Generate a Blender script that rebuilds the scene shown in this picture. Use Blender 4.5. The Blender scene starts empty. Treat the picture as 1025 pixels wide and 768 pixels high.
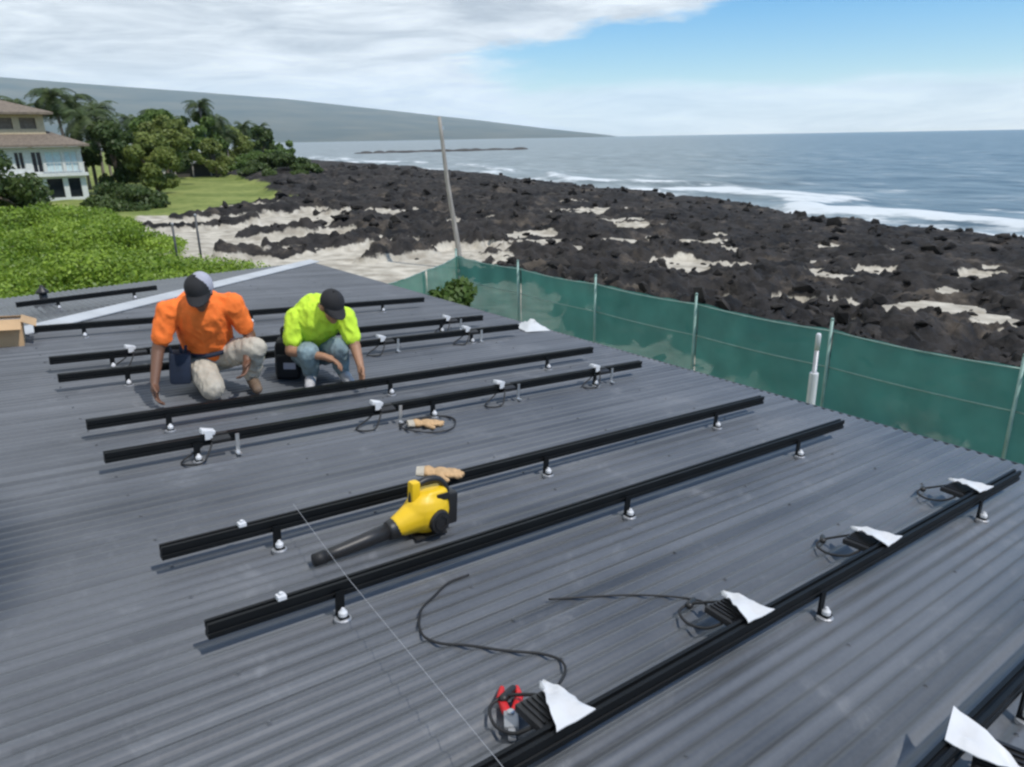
import bpy, bmesh, math, random
import numpy as np
from mathutils import Vector, Matrix, Quaternion, noise as mnoise

random.seed(7)
RNG = np.random.default_rng(11)
scene = bpy.context.scene
COL = scene.collection

# ------------------------------------------------------------------ camera, sky, sun, exposure
CAM_Z = 4.55
cam_data = bpy.data.cameras.new("camera")
cam = bpy.data.objects.new("camera", cam_data)
COL.objects.link(cam)
cam_data.sensor_width = 36.0
cam_data.lens = 36.0 * 732.0 / 1025.0
cam_data.clip_start = 0.05
cam_data.clip_end = 80000
cam.matrix_world = Matrix(((0.78794, 0.20831, -0.57945, 0.0),
                           (-0.61553, 0.24138, -0.75023, 0.0),
                           (-0.01641, 0.94781, 0.31841, CAM_Z),
                           (0, 0, 0, 1)))
scene.camera = cam

SUN_EL = math.radians(56)
SUN_AZ = math.atan2(0.36, -0.92)          # from +Y towards +X
sun_dir = Vector((math.sin(SUN_AZ) * math.cos(SUN_EL), math.cos(SUN_AZ) * math.cos(SUN_EL), math.sin(SUN_EL)))

world = bpy.data.worlds.new("World")
scene.world = world
world.use_nodes = True
wt = world.node_tree
wt.nodes.clear()


def N(tree, typ, **kw):
    n = tree.nodes.new(typ)
    for k, v in kw.items():
        setattr(n, k, v)
    return n


def mth(tree, op, a, b=None, c=None, clamp=False):
    n = tree.nodes.new("ShaderNodeMath")
    n.operation = op
    n.use_clamp = clamp
    for i, v in enumerate((a, b, c)):
        if v is None:
            continue
        if isinstance(v, (int, float)):
            n.inputs[i].default_value = v
        else:
            tree.links.new(v, n.inputs[i])
    return n.outputs[0]


def mrange(tree, v, a, b, c=0.0, d=1.0):
    n = tree.nodes.new("ShaderNodeMapRange")
    n.interpolation_type = 'SMOOTHSTEP'
    tree.links.new(v, n.inputs[0])
    for i, x in enumerate((a, b, c, d)):
        n.inputs[i + 1].default_value = x
    return n.outputs[0]


def build_world():
    t = wt
    L = t.links.new
    sky = N(t, "ShaderNodeTexSky", sky_type='NISHITA')
    sky.sun_disc = False
    sky.sun_elevation = SUN_EL
    sky.sun_rotation = SUN_AZ
    sky.altitude = 0
    sky.air_density = 1.0
    sky.dust_density = 0.3
    sky.ozone_density = 3.0
    bg_sky = N(t, "ShaderNodeBackground")
    bg_sky.inputs[1].default_value = 0.15
    # deepen the blue a little (clear maritime air)
    hs = N(t, "ShaderNodeHueSaturation")
    hs.inputs["Saturation"].default_value = 1.55
    L(sky.outputs[0], hs.inputs["Color"])
    L(hs.outputs[0], bg_sky.inputs[0])
    tc = N(t, "ShaderNodeTexCoord")
    sep = N(t, "ShaderNodeSeparateXYZ")
    L(tc.outputs["Generated"], sep.inputs[0])
    X, Y, Z = sep.outputs
    # along-shore bearing: 0 straight down the coast, positive towards the open sea (degrees)
    side = mth(t, 'ADD', mth(t, 'MULTIPLY', X, 0.788), mth(t, 'MULTIPLY', Y, -0.616))
    fwd = mth(t, 'ADD', mth(t, 'MULTIPLY', X, 0.611), mth(t, 'MULTIPLY', Y, 0.791))
    az = mth(t, 'MULTIPLY', mth(t, 'ARCTAN2', side, fwd), 57.2958)
    el = mth(t, 'MULTIPLY', mth(t, 'ARCSINE', Z), 57.2958)
    # cloud lookup: spread out on a dome so that clouds flatten towards the horizon
    zz = mth(t, 'ADD', mth(t, 'MAXIMUM', Z, 0.0), 0.10)
    comb = N(t, "ShaderNodeCombineXYZ")
    L(mth(t, 'DIVIDE', X, zz), comb.inputs[0])
    L(mth(t, 'DIVIDE', Y, zz), comb.inputs[1])
    L(mth(t, 'MULTIPLY', Z, 6.0), comb.inputs[2])
    n1 = N(t, "ShaderNodeTexNoise")
    n1.inputs["Scale"].default_value = 0.9
    n1.inputs["Detail"].default_value = 9
    n1.inputs["Roughness"].default_value = 0.58
    L(comb.outputs[0], n1.inputs["Vector"])
    comb2 = N(t, "ShaderNodeCombineXYZ")
    L(mth(t, 'MULTIPLY', az, 0.11), comb2.inputs[0])
    L(mth(t, 'MULTIPLY', el, 0.42), comb2.inputs[1])
    n2 = N(t, "ShaderNodeTexNoise")
    n2.inputs["Scale"].default_value = 1.0
    n2.inputs["Detail"].default_value = 8
    n2.inputs["Roughness"].default_value = 0.6
    L(comb2.outputs[0], n2.inputs["Vector"])
    nz = mth(t, 'SUBTRACT', n2.outputs[0], 0.5)
    # bank of cloud over the land: its edge runs down and left to right
    edge = mth(t, 'ADD', mth(t, 'MULTIPLY', az, 0.17), 6.2)
    deck = mrange(t, mth(t, 'ADD', mth(t, 'SUBTRACT', el, edge), mth(t, 'MULTIPLY', nz, 4.0)), -0.5, 0.5)
    azn = mth(t, 'ADD', mth(t, 'ADD', az, mth(t, 'MULTIPLY', nz, 16.0)), mth(t, 'MULTIPLY', el, 1.6))
    bank = mrange(t, azn, 10.0, 2.0)
    deck = mth(t, 'MULTIPLY', deck, mrange(t, mth(t, 'ADD', az, mth(t, 'MULTIPLY', nz, 14.0)), 26.0, 12.0))
    # scattered fair-weather cloud above the frame, everywhere
    high = mth(t, 'MULTIPLY', mrange(t, el, 9.0, 16.0), mrange(t, n1.outputs[0], 0.48, 0.62))
    # thin bright streaks low over the sea horizon
    band = mth(t, 'MULTIPLY', mrange(t, el, -0.6, 0.5, 0.7, 1.0), mrange(t, mth(t, 'ADD', el, mth(t, 'MULTIPLY', nz, 2.0)), 3.9, 2.6))
    band = mth(t, 'MULTIPLY', band, 0.80)
    m = mth(t, 'MAXIMUM', mth(t, 'MAXIMUM', deck, bank), mth(t, 'MAXIMUM', high, band), clamp=True)
    # cloud tone: grey underside patches, white tops
    comb3 = N(t, "ShaderNodeCombineXYZ")
    L(mth(t, 'MULTIPLY', az, 0.075), comb3.inputs[0])
    L(mth(t, 'MULTIPLY', el, 0.5), comb3.inputs[1])
    n3 = N(t, "ShaderNodeTexNoise")
    n3.inputs["Scale"].default_value = 1.3
    n3.inputs["Detail"].default_value = 7
    n3.inputs["Roughness"].default_value = 0.62
    n3.inputs["Distortion"].default_value = 0.5
    L(comb3.outputs[0], n3.inputs["Vector"])
    ramp = N(t, "ShaderNodeValToRGB")
    ramp.color_ramp.elements[0].position = 0.33
    ramp.color_ramp.elements[0].color = (0.42, 0.47, 0.53, 1)
    ramp.color_ramp.elements[1].position = 0.66
    ramp.color_ramp.elements[1].color = (0.82, 0.87, 0.91, 1)
    L(n3.outputs[0], ramp.inputs[0])
    bg_cl = N(t, "ShaderNodeBackground")
    bg_cl.inputs[1].default_value = 1.25
    cm = N(t, "ShaderNodeMix", data_type='RGBA')
    L(mth(t, 'MAXIMUM', mth(t, 'MULTIPLY', deck, mrange(t, el, 2.5, 6.5)), mth(t, 'MULTIPLY', mrange(t, el, 9.0, 14.0), 0.8)), cm.inputs[0])
    rb = N(t, "ShaderNodeValToRGB")
    rb.color_ramp.elements[0].position = 0.35
    rb.color_ramp.elements[0].color = (0.60, 0.67, 0.74, 1)
    rb.color_ramp.elements[1].position = 0.60
    rb.color_ramp.elements[1].color = (0.84, 0.89, 0.93, 1)
    L(n3.outputs[0], rb.inputs[0])
    L(rb.outputs[0], cm.inputs[6])
    L(ramp.outputs[0], cm.inputs[7])
    L(cm.outputs[2], bg_cl.inputs[0])
    mix = N(t, "ShaderNodeMixShader")
    L(m, mix.inputs[0])
    L(bg_sky.outputs[0], mix.inputs[1])
    L(bg_cl.outputs[0], mix.inputs[2])
    out = N(t, "ShaderNodeOutputWorld")
    L(mix.outputs[0], out.inputs[0])


build_world()

sun_data = bpy.data.lights.new("sun", 'SUN')
sun_data.energy = 3.4
sun_data.angle = math.radians(0.9)
sun_data.color = (1.0, 0.955, 0.89)
sun = bpy.data.objects.new("sun", sun_data)
COL.objects.link(sun)
sun.location = (0, 0, 60)
sun.rotation_euler = (-sun_dir).to_track_quat('-Z', 'Y').to_euler()

vs = scene.view_settings
vs.view_transform = 'Standard'
vs.look = 'None'
vs.gamma = 1.0
vs.exposure = 0.0
vs.use_curve_mapping = False
scene.cycles.use_denoising = True
scene.cycles.max_bounces = 4
scene.cycles.transparent_max_bounces = 12
scene.cycles.volume_bounces = 1
scene.cycles.filter_width = 2.5

# ------------------------------------------------------------------ helpers
SL = 0.077            # fall of the roof towards the sea
ROOF0 = CAM_Z - 1.6   # rib-top height of the roof under the camera


def rz(s):
    return ROOF0 - SL * s


def W(s, d, z=0.0):
    return Vector((s, d, z))


def WR(s, d, h=0.0):
    return Vector((s, d, rz(s) + h))


def sstep(a, b, x):
    t = np.clip((np.asarray(x, float) - a) / (b - a), 0, 1)
    return t * t * (3 - 2 * t)


class MB:
    """collects verts / faces for one mesh"""
    FLIP = False      # True while parts are authored with +y towards the near side

    def __init__(self):
        self.v, self.f, self.m = [], [], []

    def add(self, vs_, fs_, mi=0):
        o = len(self.v)
        self.v.extend([tuple(p) for p in vs_])
        for f in fs_:
            self.f.append(tuple(o + i for i in f))
            self.m.append(mi)
        return self

    def box(self, c, size, rot=None, mi=0, taper=1.0):
        hx, hy, hz = size[0] / 2, size[1] / 2, size[2] / 2
        P = []
        for z in (-hz, hz):
            k = taper if z > 0 else 1.0
            for x, y in ((-hx, -hy), (hx, -hy), (hx, hy), (-hx, hy)):
                p = Vector((x * k, y * k, z))
                if rot is not None:
                    p = rot @ p
                P.append(p + Vector(c))
        return self.add(P, [(3, 2, 1, 0), (4, 5, 6, 7), (0, 1, 5, 4), (1, 2, 6, 5), (2, 3, 7, 6), (3, 0, 4, 7)], mi)

    def bbox(self, c, size, bev, rot=None, mi=0):
        """box with chamfered edges"""
        bm = bmesh.new()
        bmesh.ops.create_cube(bm, size=1.0)
        for v in bm.verts:
            v.co = Vector((v.co.x * size[0], v.co.y * size[1], v.co.z * size[2]))
        bmesh.ops.bevel(bm, geom=list(bm.edges), offset=bev, segments=2, affect='EDGES', profile=0.6)
        return self._bm(bm, c, rot, mi)

    def _bm(self, bm, c, rot, mi):
        bm.verts.ensure_lookup_table()
        P = []
        for i, v in enumerate(bm.verts):
            v.index = i
            p = v.co if rot is None else rot @ v.co
            P.append(p + Vector(c))
        F = [[v.index for v in f.verts] for f in bm.faces]
        bm.free()
        return self.add(P, F, mi)

    def tube(self, pts, rad, n=8, mi=0, cap=True):
        pts = [Vector(p) for p in pts]
        rads = rad if isinstance(rad, (list, tuple)) else [rad] * len(pts)
        rings = []
        up = Vector((0.13, 0.21, 1)).normalized()
        for i, p in enumerate(pts):
            a = pts[max(i - 1, 0)]
            b = pts[min(i + 1, len(pts) - 1)]
            t = (b - a).normalized()
            u = t.cross(up)
            if u.length < 1e-3:
                u = t.cross(Vector((1, 0, 0)))
            u.normalize()
            w = t.cross(u)
            rings.append([p + (u * math.cos(2 * math.pi * k / n) + w * math.sin(2 * math.pi * k / n)) * rads[i] for k in range(n)])
        V = [q for r in rings for q in r]
        F = []
        for i in range(len(pts) - 1):
            for k in range(n):
                F.append((i * n + k, i * n + (k + 1) % n, (i + 1) * n + (k + 1) % n, (i + 1) * n + k))
        if cap:
            F.append(tuple(range(n - 1, -1, -1)))
            F.append(tuple((len(pts) - 1) * n + k for k in range(n)))
        return self.add(V, F, mi)

    def lathe(self, prof, c=(0, 0, 0), n=14, rot=None, mi=0):
        V, F = [], []
        for r, z in prof:
            for k in range(n):
                p = Vector((r * math.cos(2 * math.pi * k / n), r * math.sin(2 * math.pi * k / n), z))
                if rot is not None:
                    p = rot @ p
                V.append(p + Vector(c))
        for i in range(len(prof) - 1):
            for k in range(n):
                F.append((i * n + k, i * n + (k + 1) % n, (i + 1) * n + (k + 1) % n, (i + 1) * n + k))
        F.append(tuple(range(n - 1, -1, -1)))
        F.append(tuple((len(prof) - 1) * n + k for k in range(n)))
        return self.add(V, F, mi)

    def capsule(self, p0, r0, p1, r1, n=14):
        p0, p1 = Vector(p0), Vector(p1)
        d = p1 - p0
        L = d.length
        q = Vector((0, 0, 1)).rotation_difference(d.normalized() if L > 1e-6 else Vector((0, 0, 1))).to_matrix()
        prof = []
        for k in range(0, 5):
            a = -math.pi / 2 + (math.pi / 2) * k / 4
            prof.append((max(r0 * math.cos(a), 1e-4), r0 * math.sin(a)))
        for k in range(0, 5):
            a = (math.pi / 2) * k / 4
            prof.append((max(r1 * math.cos(a), 1e-4), L + r1 * math.sin(a)))
        return self.lathe(prof, p0, n, q)

    def ellipsoid(self, c, r, rot=None, n=16):
        prof = []
        V = MB()
        for k in range(0, 11):
            a = -math.pi / 2 + math.pi * k / 10
            prof.append((max(math.cos(a), 1e-4), math.sin(a)))
        V.lathe(prof, (0, 0, 0), n)
        P = []
        for p in V.v:
            p = Vector((p[0] * r[0], p[1] * r[1], p[2] * r[2]))
            if rot is not None:
                p = rot @ p
            P.append(p + Vector(c))
        return self.add(P, V.f)

    def mesh(self, name, mats, smooth=False):
        me = bpy.data.meshes.new(name)
        if MB.FLIP:
            self.v = [(p[0], -p[1], p[2]) for p in self.v]
            self.f = [tuple(reversed(f)) for f in self.f]
        me.from_pydata(self.v, [], self.f)
        for m in (mats if isinstance(mats, (list, tuple)) else [mats]):
            me.materials.append(m)
        if any(self.m):
            me.polygons.foreach_set("material_index", self.m)
        if smooth:
            me.polygons.foreach_set("use_smooth", [True] * len(me.polygons))
        me.update()
        return me

    def build(self, name, mats, parent=None, smooth=False, origin=None):
        if origin is not None:
            o = Vector(origin)
            self.v = [(p[0] - o.x, p[1] - o.y, p[2] - o.z) for p in self.v]
        ob = link(name, self.mesh(name, mats, smooth), parent)
        if origin is not None:
            ob.location = origin
        return ob


def link(name, data, parent=None):
    ob = bpy.data.objects.new(name, data)
    COL.objects.link(ob)
    if parent is not None:
        ob.parent = parent
    return ob


def tag(o, label=None, cat=None, group=None, kind=None):
    if label:
        o["label"] = label
    if cat:
        o["category"] = cat
    if group:
        o["group"] = group
    if kind:
        o["kind"] = kind
    return o


def thing(name, label, cat, loc=(0, 0, 0), rot=None, group=None):
    o = link(name, None)
    o.location = loc
    if rot is not None:
        o.rotation_euler = rot
    return tag(o, label, cat, group)


def copy_tree(o, parent=None):
    c = o.copy()
    COL.objects.link(c)
    c.parent = parent
    for ch in list(o.children):
        copy_tree(ch, c)
    return c


def soft(ob, ang=35):
    me = ob.data
    me.polygons.foreach_set("use_smooth", [True] * len(me.polygons))
    try:
        me.set_sharp_from_angle(angle=math.radians(ang))
    except Exception:
        pass
    return ob


# ---- numpy value noise
_T = RNG.random((512, 512)).astype(np.float64)


def vnoise(x, y):
    xi, yi = np.floor(x).astype(int), np.floor(y).astype(int)
    fx, fy = x - xi, y - yi
    fx = fx * fx * (3 - 2 * fx)
    fy = fy * fy * (3 - 2 * fy)
    a = _T[xi % 512, yi % 512]
    b = _T[(xi + 1) % 512, yi % 512]
    c = _T[xi % 512, (yi + 1) % 512]
    d = _T[(xi + 1) % 512, (yi + 1) % 512]
    return (a * (1 - fx) + b * fx) * (1 - fy) + (c * (1 - fx) + d * fx) * fy


def fbm(x, y, oct=5, gain=0.5, ridged=False):
    tot = np.zeros_like(x, dtype=float)
    amp, norm = 1.0, 0.0
    for k in range(oct):
        n = vnoise(x * 2 ** k + 17.3 * k, y * 2 ** k - 9.1 * k)
        if ridged:
            n = 1 - np.abs(2 * n - 1)
        tot += n * amp
        norm += amp
        amp *= gain
    return tot / norm


# ------------------------------------------------------------------ materials
MATS = {}


def pmat(name, col, rough=0.6, metal=0.0, var=0.12, scale=8.0, bump=0.0, bscale=40.0, spec=0.5, col2=None, coord="Object", stretch=None, trans=0.0):
    m = bpy.data.materials.new(name)
    m.use_nodes = True
    t = m.node_tree
    b = t.nodes["Principled BSDF"]
    tc = N(t, "ShaderNodeTexCoord")
    vec = tc.outputs[coord]
    if stretch:
        mp = N(t, "ShaderNodeMapping")
        mp.inputs["Scale"].default_value = stretch
        t.links.new(vec, mp.inputs[0])
        vec = mp.outputs[0]
    nz = N(t, "ShaderNodeTexNoise")
    nz.inputs["Scale"].default_value = scale
    nz.inputs["Detail"].default_value = 5
    t.links.new(vec, nz.inputs["Vector"])
    rp = N(t, "ShaderNodeValToRGB")
    c2 = col2 if col2 else tuple(min(1, c * (1 + var)) for c in col)
    c1 = col if col2 else tuple(c * (1 - var) for c in col)
    rp.color_ramp.elements[0].position = 0.32
    rp.color_ramp.elements[0].color = (*c1, 1)
    rp.color_ramp.elements[1].position = 0.68
    rp.color_ramp.elements[1].color = (*c2, 1)
    t.links.new(nz.outputs[0], rp.inputs[0])
    t.links.new(rp.outputs[0], b.inputs["Base Color"])
    b.inputs["Roughness"].default_value = rough
    b.inputs["Metallic"].default_value = metal
    b.inputs["Specular IOR Level"].default_value = spec
    if trans:
        b.inputs["Transmission Weight"].default_value = trans
    if bump:
        n2 = N(t, "ShaderNodeTexNoise")
        n2.inputs["Scale"].default_value = bscale
        n2.inputs["Detail"].default_value = 6
        t.links.new(vec, n2.inputs["Vector"])
        bp = N(t, "ShaderNodeBump")
        bp.inputs["Strength"].default_value = bump
        bp.inputs["Distance"].default_value = 0.02
        t.links.new(n2.outputs[0], bp.inputs["Height"])
        t.links.new(bp.outputs[0], b.inputs["Normal"])
    MATS[name] = m
    return m


def leaf_mat(name, c1, c2, rough=0.5, trans=0.35):
    """leaf colour varies from leaf to leaf (attribute) ; some light passes through"""
    m = bpy.data.materials.new(name)
    m.use_nodes = True
    t = m.node_tree
    b = t.nodes["Principled BSDF"]
    at = N(t, "ShaderNodeAttribute", attribute_name="leaf")
    rp = N(t, "ShaderNodeValToRGB")
    rp.color_ramp.elements[0].color = (*c1, 1)
    rp.color_ramp.elements[1].color = (*c2, 1)
    t.links.new(at.outputs["Fac"], rp.inputs[0])
    t.links.new(rp.outputs[0], b.inputs["Base Color"])
    b.inputs["Roughness"].default_value = rough
    b.inputs["Specular IOR Level"].default_value = 0.35
    tr = N(t, "ShaderNodeBsdfTranslucent")
    t.links.new(rp.outputs[0], tr.inputs[0])
    mx = N(t, "ShaderNodeMixShader")
    mx.inputs[0].default_value = trans
    t.links.new(b.outputs[0], mx.inputs[1])
    t.links.new(tr.outputs[0], mx.inputs[2])
    t.links.new(mx.outputs[0], t.nodes["Material Output"].inputs[0])
    MATS[name] = m
    return m


def roof_mat():
    m = bpy.data.materials.new("painted_roof_steel")
    m.use_nodes = True
    t = m.node_tree
    b = t.nodes["Principled BSDF"]
    L = t.links.new
    tc = N(t, "ShaderNodeTexCoord")
    # each rib weathers a little differently along its fall line
    mp = N(t, "ShaderNodeMapping")
    mp.inputs["Scale"].default_value = (0.35, 13.0, 1.0)
    L(tc.outputs["Object"], mp.inputs[0])
    n1 = N(t, "ShaderNodeTexNoise")
    n1.inputs["Scale"].default_value = 1.0
    n1.inputs["Detail"].default_value = 4
    L(mp.outputs[0], n1.inputs["Vector"])
    n2 = N(t, "ShaderNodeTexNoise")
    n2.inputs["Scale"].default_value = 0.8
    n2.inputs["Detail"].default_value = 6
    L(tc.outputs["Object"], n2.inputs["Vector"])
    n3 = N(t, "ShaderNodeTexNoise")
    n3.inputs["Scale"].default_value = 60
    n3.inputs["Detail"].default_value = 3
    L(tc.outputs["Object"], n3.inputs["Vector"])
    # scuffs and dried dust where people have walked and knelt
    n4 = N(t, "ShaderNodeTexNoise")
    n4.inputs["Scale"].default_value = 3.2
    n4.inputs["Detail"].default_value = 9
    n4.inputs["Roughness"].default_value = 0.72
    n4.inputs["Distortion"].default_value = 0.8
    L(tc.outputs["Object"], n4.inputs["Vector"])
    dust = mth(t, 'MULTIPLY', mrange(t, n4.outputs[0], 0.52, 0.74), 0.16)
    v = mth(t, 'ADD', mth(t, 'MULTIPLY', n1.outputs[0], 0.55), mth(t, 'ADD', mth(t, 'MULTIPLY', n2.outputs[0], 0.35), mth(t, 'MULTIPLY', n3.outputs[0], 0.10)))
    rp = N(t, "ShaderNodeValToRGB")
    rp.color_ramp.elements[0].position = 0.30
    rp.color_ramp.elements[0].color = (0.040, 0.044, 0.050, 1)
    rp.color_ramp.elements[1].position = 0.70
    rp.color_ramp.elements[1].color = (0.146, 0.155, 0.169, 1)
    v = mth(t, 'ADD', v, dust)
    L(v, rp.inputs[0])
    L(rp.outputs[0], b.inputs["Base Color"])
    L(mth(t, 'ADD', mth(t, 'ADD', mth(t, 'MULTIPLY', n2.outputs[0], 0.30), 0.24), dust), b.inputs["Roughness"])
    b.inputs["Specular IOR Level"].default_value = 0.55
    MATS["painted_roof_steel"] = m
    return m


def terrain_mat():
    m = bpy.data.materials.new("shore_ground")
    m.use_nodes = True
    t = m.node_tree
    b = t.nodes["Principled BSDF"]
    L = t.links.new
    tc = N(t, "ShaderNodeTexCoord")
    nf = N(t, "ShaderNodeTexNoise")
    nf.inputs["Scale"].default_value = 1.4
    nf.inputs["Detail"].default_value = 8
    L(tc.outputs["Object"], nf.inputs["Vector"])
    ng = N(t, "ShaderNodeTexNoise")
    ng.inputs["Scale"].default_value = 0.16
    ng.inputs["Detail"].default_value = 6
    L(tc.outputs["Object"], ng.inputs["Vector"])

    def ramp(v, c0, c1, p0=0.35, p1=0.68):
        r = N(t, "ShaderNodeValToRGB")
        r.color_ramp.elements[0].position = p0
        r.color_ramp.elements[0].color = (*c0, 1)
        r.color_ramp.elements[1].position = p1
        r.color_ramp.elements[1].color = (*c1, 1)
        L(v, r.inputs[0])
        return r.outputs[0]
    lava = ramp(mth(t, 'ADD', mth(t, 'MULTIPLY', nf.outputs[0], 0.6), mth(t, 'MULTIPLY', ng.outputs[0], 0.4)), (0.008, 0.008, 0.009), (0.052, 0.046, 0.042), 0.38, 0.72)
    nbw = N(t, "ShaderNodeTexNoise")
    nbw.inputs["Scale"].default_value = 0.33
    nbw.inputs["Detail"].default_value = 9
    nbw.inputs["Roughness"].default_value = 0.7
    L(tc.outputs["Object"], nbw.inputs["Vector"])
    crust = ramp(nf.outputs[0], (0.045, 0.037, 0.030), (0.135, 0.112, 0.088))
    lx = N(t, "ShaderNodeMix", data_type='RGBA')
    L(mth(t, 'MULTIPLY', mrange(t, nbw.outputs[0], 0.52, 0.66), 0.85), lx.inputs[0])
    L(lava, lx.inputs[6])
    L(crust, lx.inputs[7])
    lava = lx.outputs[2]
    sand = ramp(nf.outputs[0], (0.30, 0.27, 0.22), (0.56, 0.52, 0.44))
    grass = ramp(mth(t, 'ADD', mth(t, 'MULTIPLY', nf.outputs[0], 0.4), mth(t, 'MULTIPLY', ng.outputs[0], 0.6)), (0.11, 0.15, 0.03), (0.24, 0.27, 0.075), 0.4, 0.6)
    A = N(t, "ShaderNodeAttribute", attribute_name="sand")
    B = N(t, "ShaderNodeAttribute", attribute_name="grass")

    def mix(f, a, c):
        x = N(t, "ShaderNodeMix", data_type='RGBA')
        L(f, x.inputs[0])
        L(a, x.inputs[6])
        L(c, x.inputs[7])
        return x.outputs[2]
    ne = N(t, "ShaderNodeTexNoise")
    ne.inputs["Scale"].default_value = 1.1
    ne.inputs["Detail"].default_value = 9
    ne.inputs["Roughness"].default_value = 0.7
    L(tc.outputs["Object"], ne.inputs["Vector"])
    brk = mth(t, 'MULTIPLY', mth(t, 'SUBTRACT', ne.outputs[0], 0.5), 1.6)
    c = mix(mrange(t, mth(t, 'ADD', A.outputs["Fac"], brk), 0.38, 0.62), lava, sand)
    c = mix(mrange(t, mth(t, 'ADD', B.outputs["Fac"], mth(t, 'MULTIPLY', brk, 0.6)), 0.35, 0.65), c, grass)
    L(c, b.inputs["Base Color"])
    b.inputs["Roughness"].default_value = 0.9
    b.inputs["Specular IOR Level"].default_value = 0.25
    bp = N(t, "ShaderNodeBump")
    bp.inputs["Strength"].default_value = 0.9
    bp.inputs["Distance"].default_value = 0.12
    nb = N(t, "ShaderNodeTexNoise")
    nb.inputs["Scale"].default_value = 3.5
    nb.inputs["Detail"].default_value = 8
    L(tc.outputs["Object"], nb.inputs["Vector"])
    L(nb.outputs[0], bp.inputs["Height"])
    L(bp.outputs[0], b.inputs["Normal"])
    return m


def sea_mat():
    m = bpy.data.materials.new("sea_water")
    m.use_nodes = True
    t = m.node_tree
    b = t.nodes["Principled BSDF"]
    L = t.links.new
    tc = N(t, "ShaderNodeTexCoord")
    mp = N(t, "ShaderNodeMapping")
    mp.inputs["Rotation"].default_value = (0, 0, -0.45)
    mp.inputs["Scale"].default_value = (0.30, 0.12, 1)
    L(tc.outputs["Object"], mp.inputs[0])
    n1 = N(t, "ShaderNodeTexNoise")
    n1.inputs["Scale"].default_value = 1.0
    n1.inputs["Detail"].default_value = 10
    n1.inputs["Roughness"].default_value = 0.62
    L(mp.outputs[0], n1.inputs["Vector"])
    foam = N(t, "ShaderNodeAttribute", attribute_name="foam")
    n2 = N(t, "ShaderNodeTexNoise")
    n2.inputs["Scale"].default_value = 1.0
    n2.inputs["Detail"].default_value = 8
    n2.inputs["Roughness"].default_value = 0.65
    mq = N(t, "ShaderNodeMapping")
    mq.inputs["Rotation"].default_value = (0, 0, -0.35)
    mq.inputs["Scale"].default_value = (0.42, 0.14, 1)
    L(tc.outputs["Object"], mq.inputs[0])
    L(mq.outputs[0], n2.inputs["Vector"])
    ff = mth(t, 'ADD', mth(t, 'MULTIPLY', foam.outputs["Fac"], 1.15), mth(t, 'MULTIPLY', mth(t, 'SUBTRACT', n2.outputs[0], 0.5), 2.6))
    fm = mth(t, 'MULTIPLY', mrange(t, ff, 0.35, 0.85), mrange(t, foam.outputs["Fac"], 0.02, 0.25))
    caps = mrange(t, n1.outputs[0], 0.60, 0.68)
    fm = mth(t, 'MAXIMUM', fm, mth(t, 'MULTIPLY', caps, 0.45))
    rp = N(t, "ShaderNodeValToRGB")
    rp.color_ramp.elements[0].position = 0.38
    rp.color_ramp.elements[1].position = 0.64
    rp.color_ramp.elements[0].color = (0.085, 0.120, 0.138, 1)
    rp.color_ramp.elements[1].color = (0.21, 0.26, 0.28, 1)
    L(n1.outputs[0], rp.inputs[0])
    mx = N(t, "ShaderNodeMix", data_type='RGBA')
    L(fm, mx.inputs[0])
    L(rp.outputs[0], mx.inputs[6])
    mx.inputs[7].default_value = (0.58, 0.62, 0.64, 1)
    L(mx.outputs[2], b.inputs["Base Color"])
    L(mth(t, 'ADD', mth(t, 'MULTIPLY', fm, 0.4), 0.34), b.inputs["Roughness"])
    b.inputs["IOR"].default_value = 1.33
    bp = N(t, "ShaderNodeBump")
    bp.inputs["Strength"].default_value = 1.0
    bp.inputs["Distance"].default_value = 0.22
    L(n1.outputs[0], bp.inputs["Height"])
    L(bp.outputs[0], b.inputs["Normal"])
    return m


roof_steel = roof_mat()
pmat("hip_cap_metal", (0.42, 0.44, 0.46), 0.4, 0.0, 0.12, 3)
pmat("charcoal_trim", (0.05, 0.055, 0.06), 0.5)
pmat("cream_wall", (0.55, 0.50, 0.42), 0.85, bump=0.1)
pmat("black_rail", (0.005, 0.006, 0.007), 0.5, 0.0, 0.2, 6, spec=0.22)
pmat("black_rubber", (0.012, 0.012, 0.013), 0.6)
pmat("galvanised", (0.55, 0.56, 0.57), 0.38, 0.85, 0.1, 20)
pmat("white_metal", (0.62, 0.63, 0.65), 0.45, 0.0, 0.05, 12)
pmat("grey_alloy", (0.36, 0.37, 0.39), 0.45, 0.5, 0.15, 14)
pmat("dark_alloy", (0.09, 0.095, 0.105), 0.5, 0.2, 0.15, 14)
pmat("green_mesh", (0.075, 0.250, 0.205), 0.75, 0.0, 0.16, 1.6, bump=0.25, bscale=120)
def see_light(m, f):
    tr = m.node_tree
    b = tr.nodes["Principled BSDF"]
    src = b.inputs["Base Color"].links[0].from_socket
    tl = N(tr, "ShaderNodeBsdfTranslucent")
    tr.links.new(src, tl.inputs[0])
    mx = N(tr, "ShaderNodeMixShader")
    mx.inputs[0].default_value = f
    tr.links.new(b.outputs[0], mx.inputs[1])
    tr.links.new(tl.outputs[0], mx.inputs[2])
    tr.links.new(mx.outputs[0], tr.nodes["Material Output"].inputs[0])


see_light(MATS["green_mesh"], 0.5)


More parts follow.
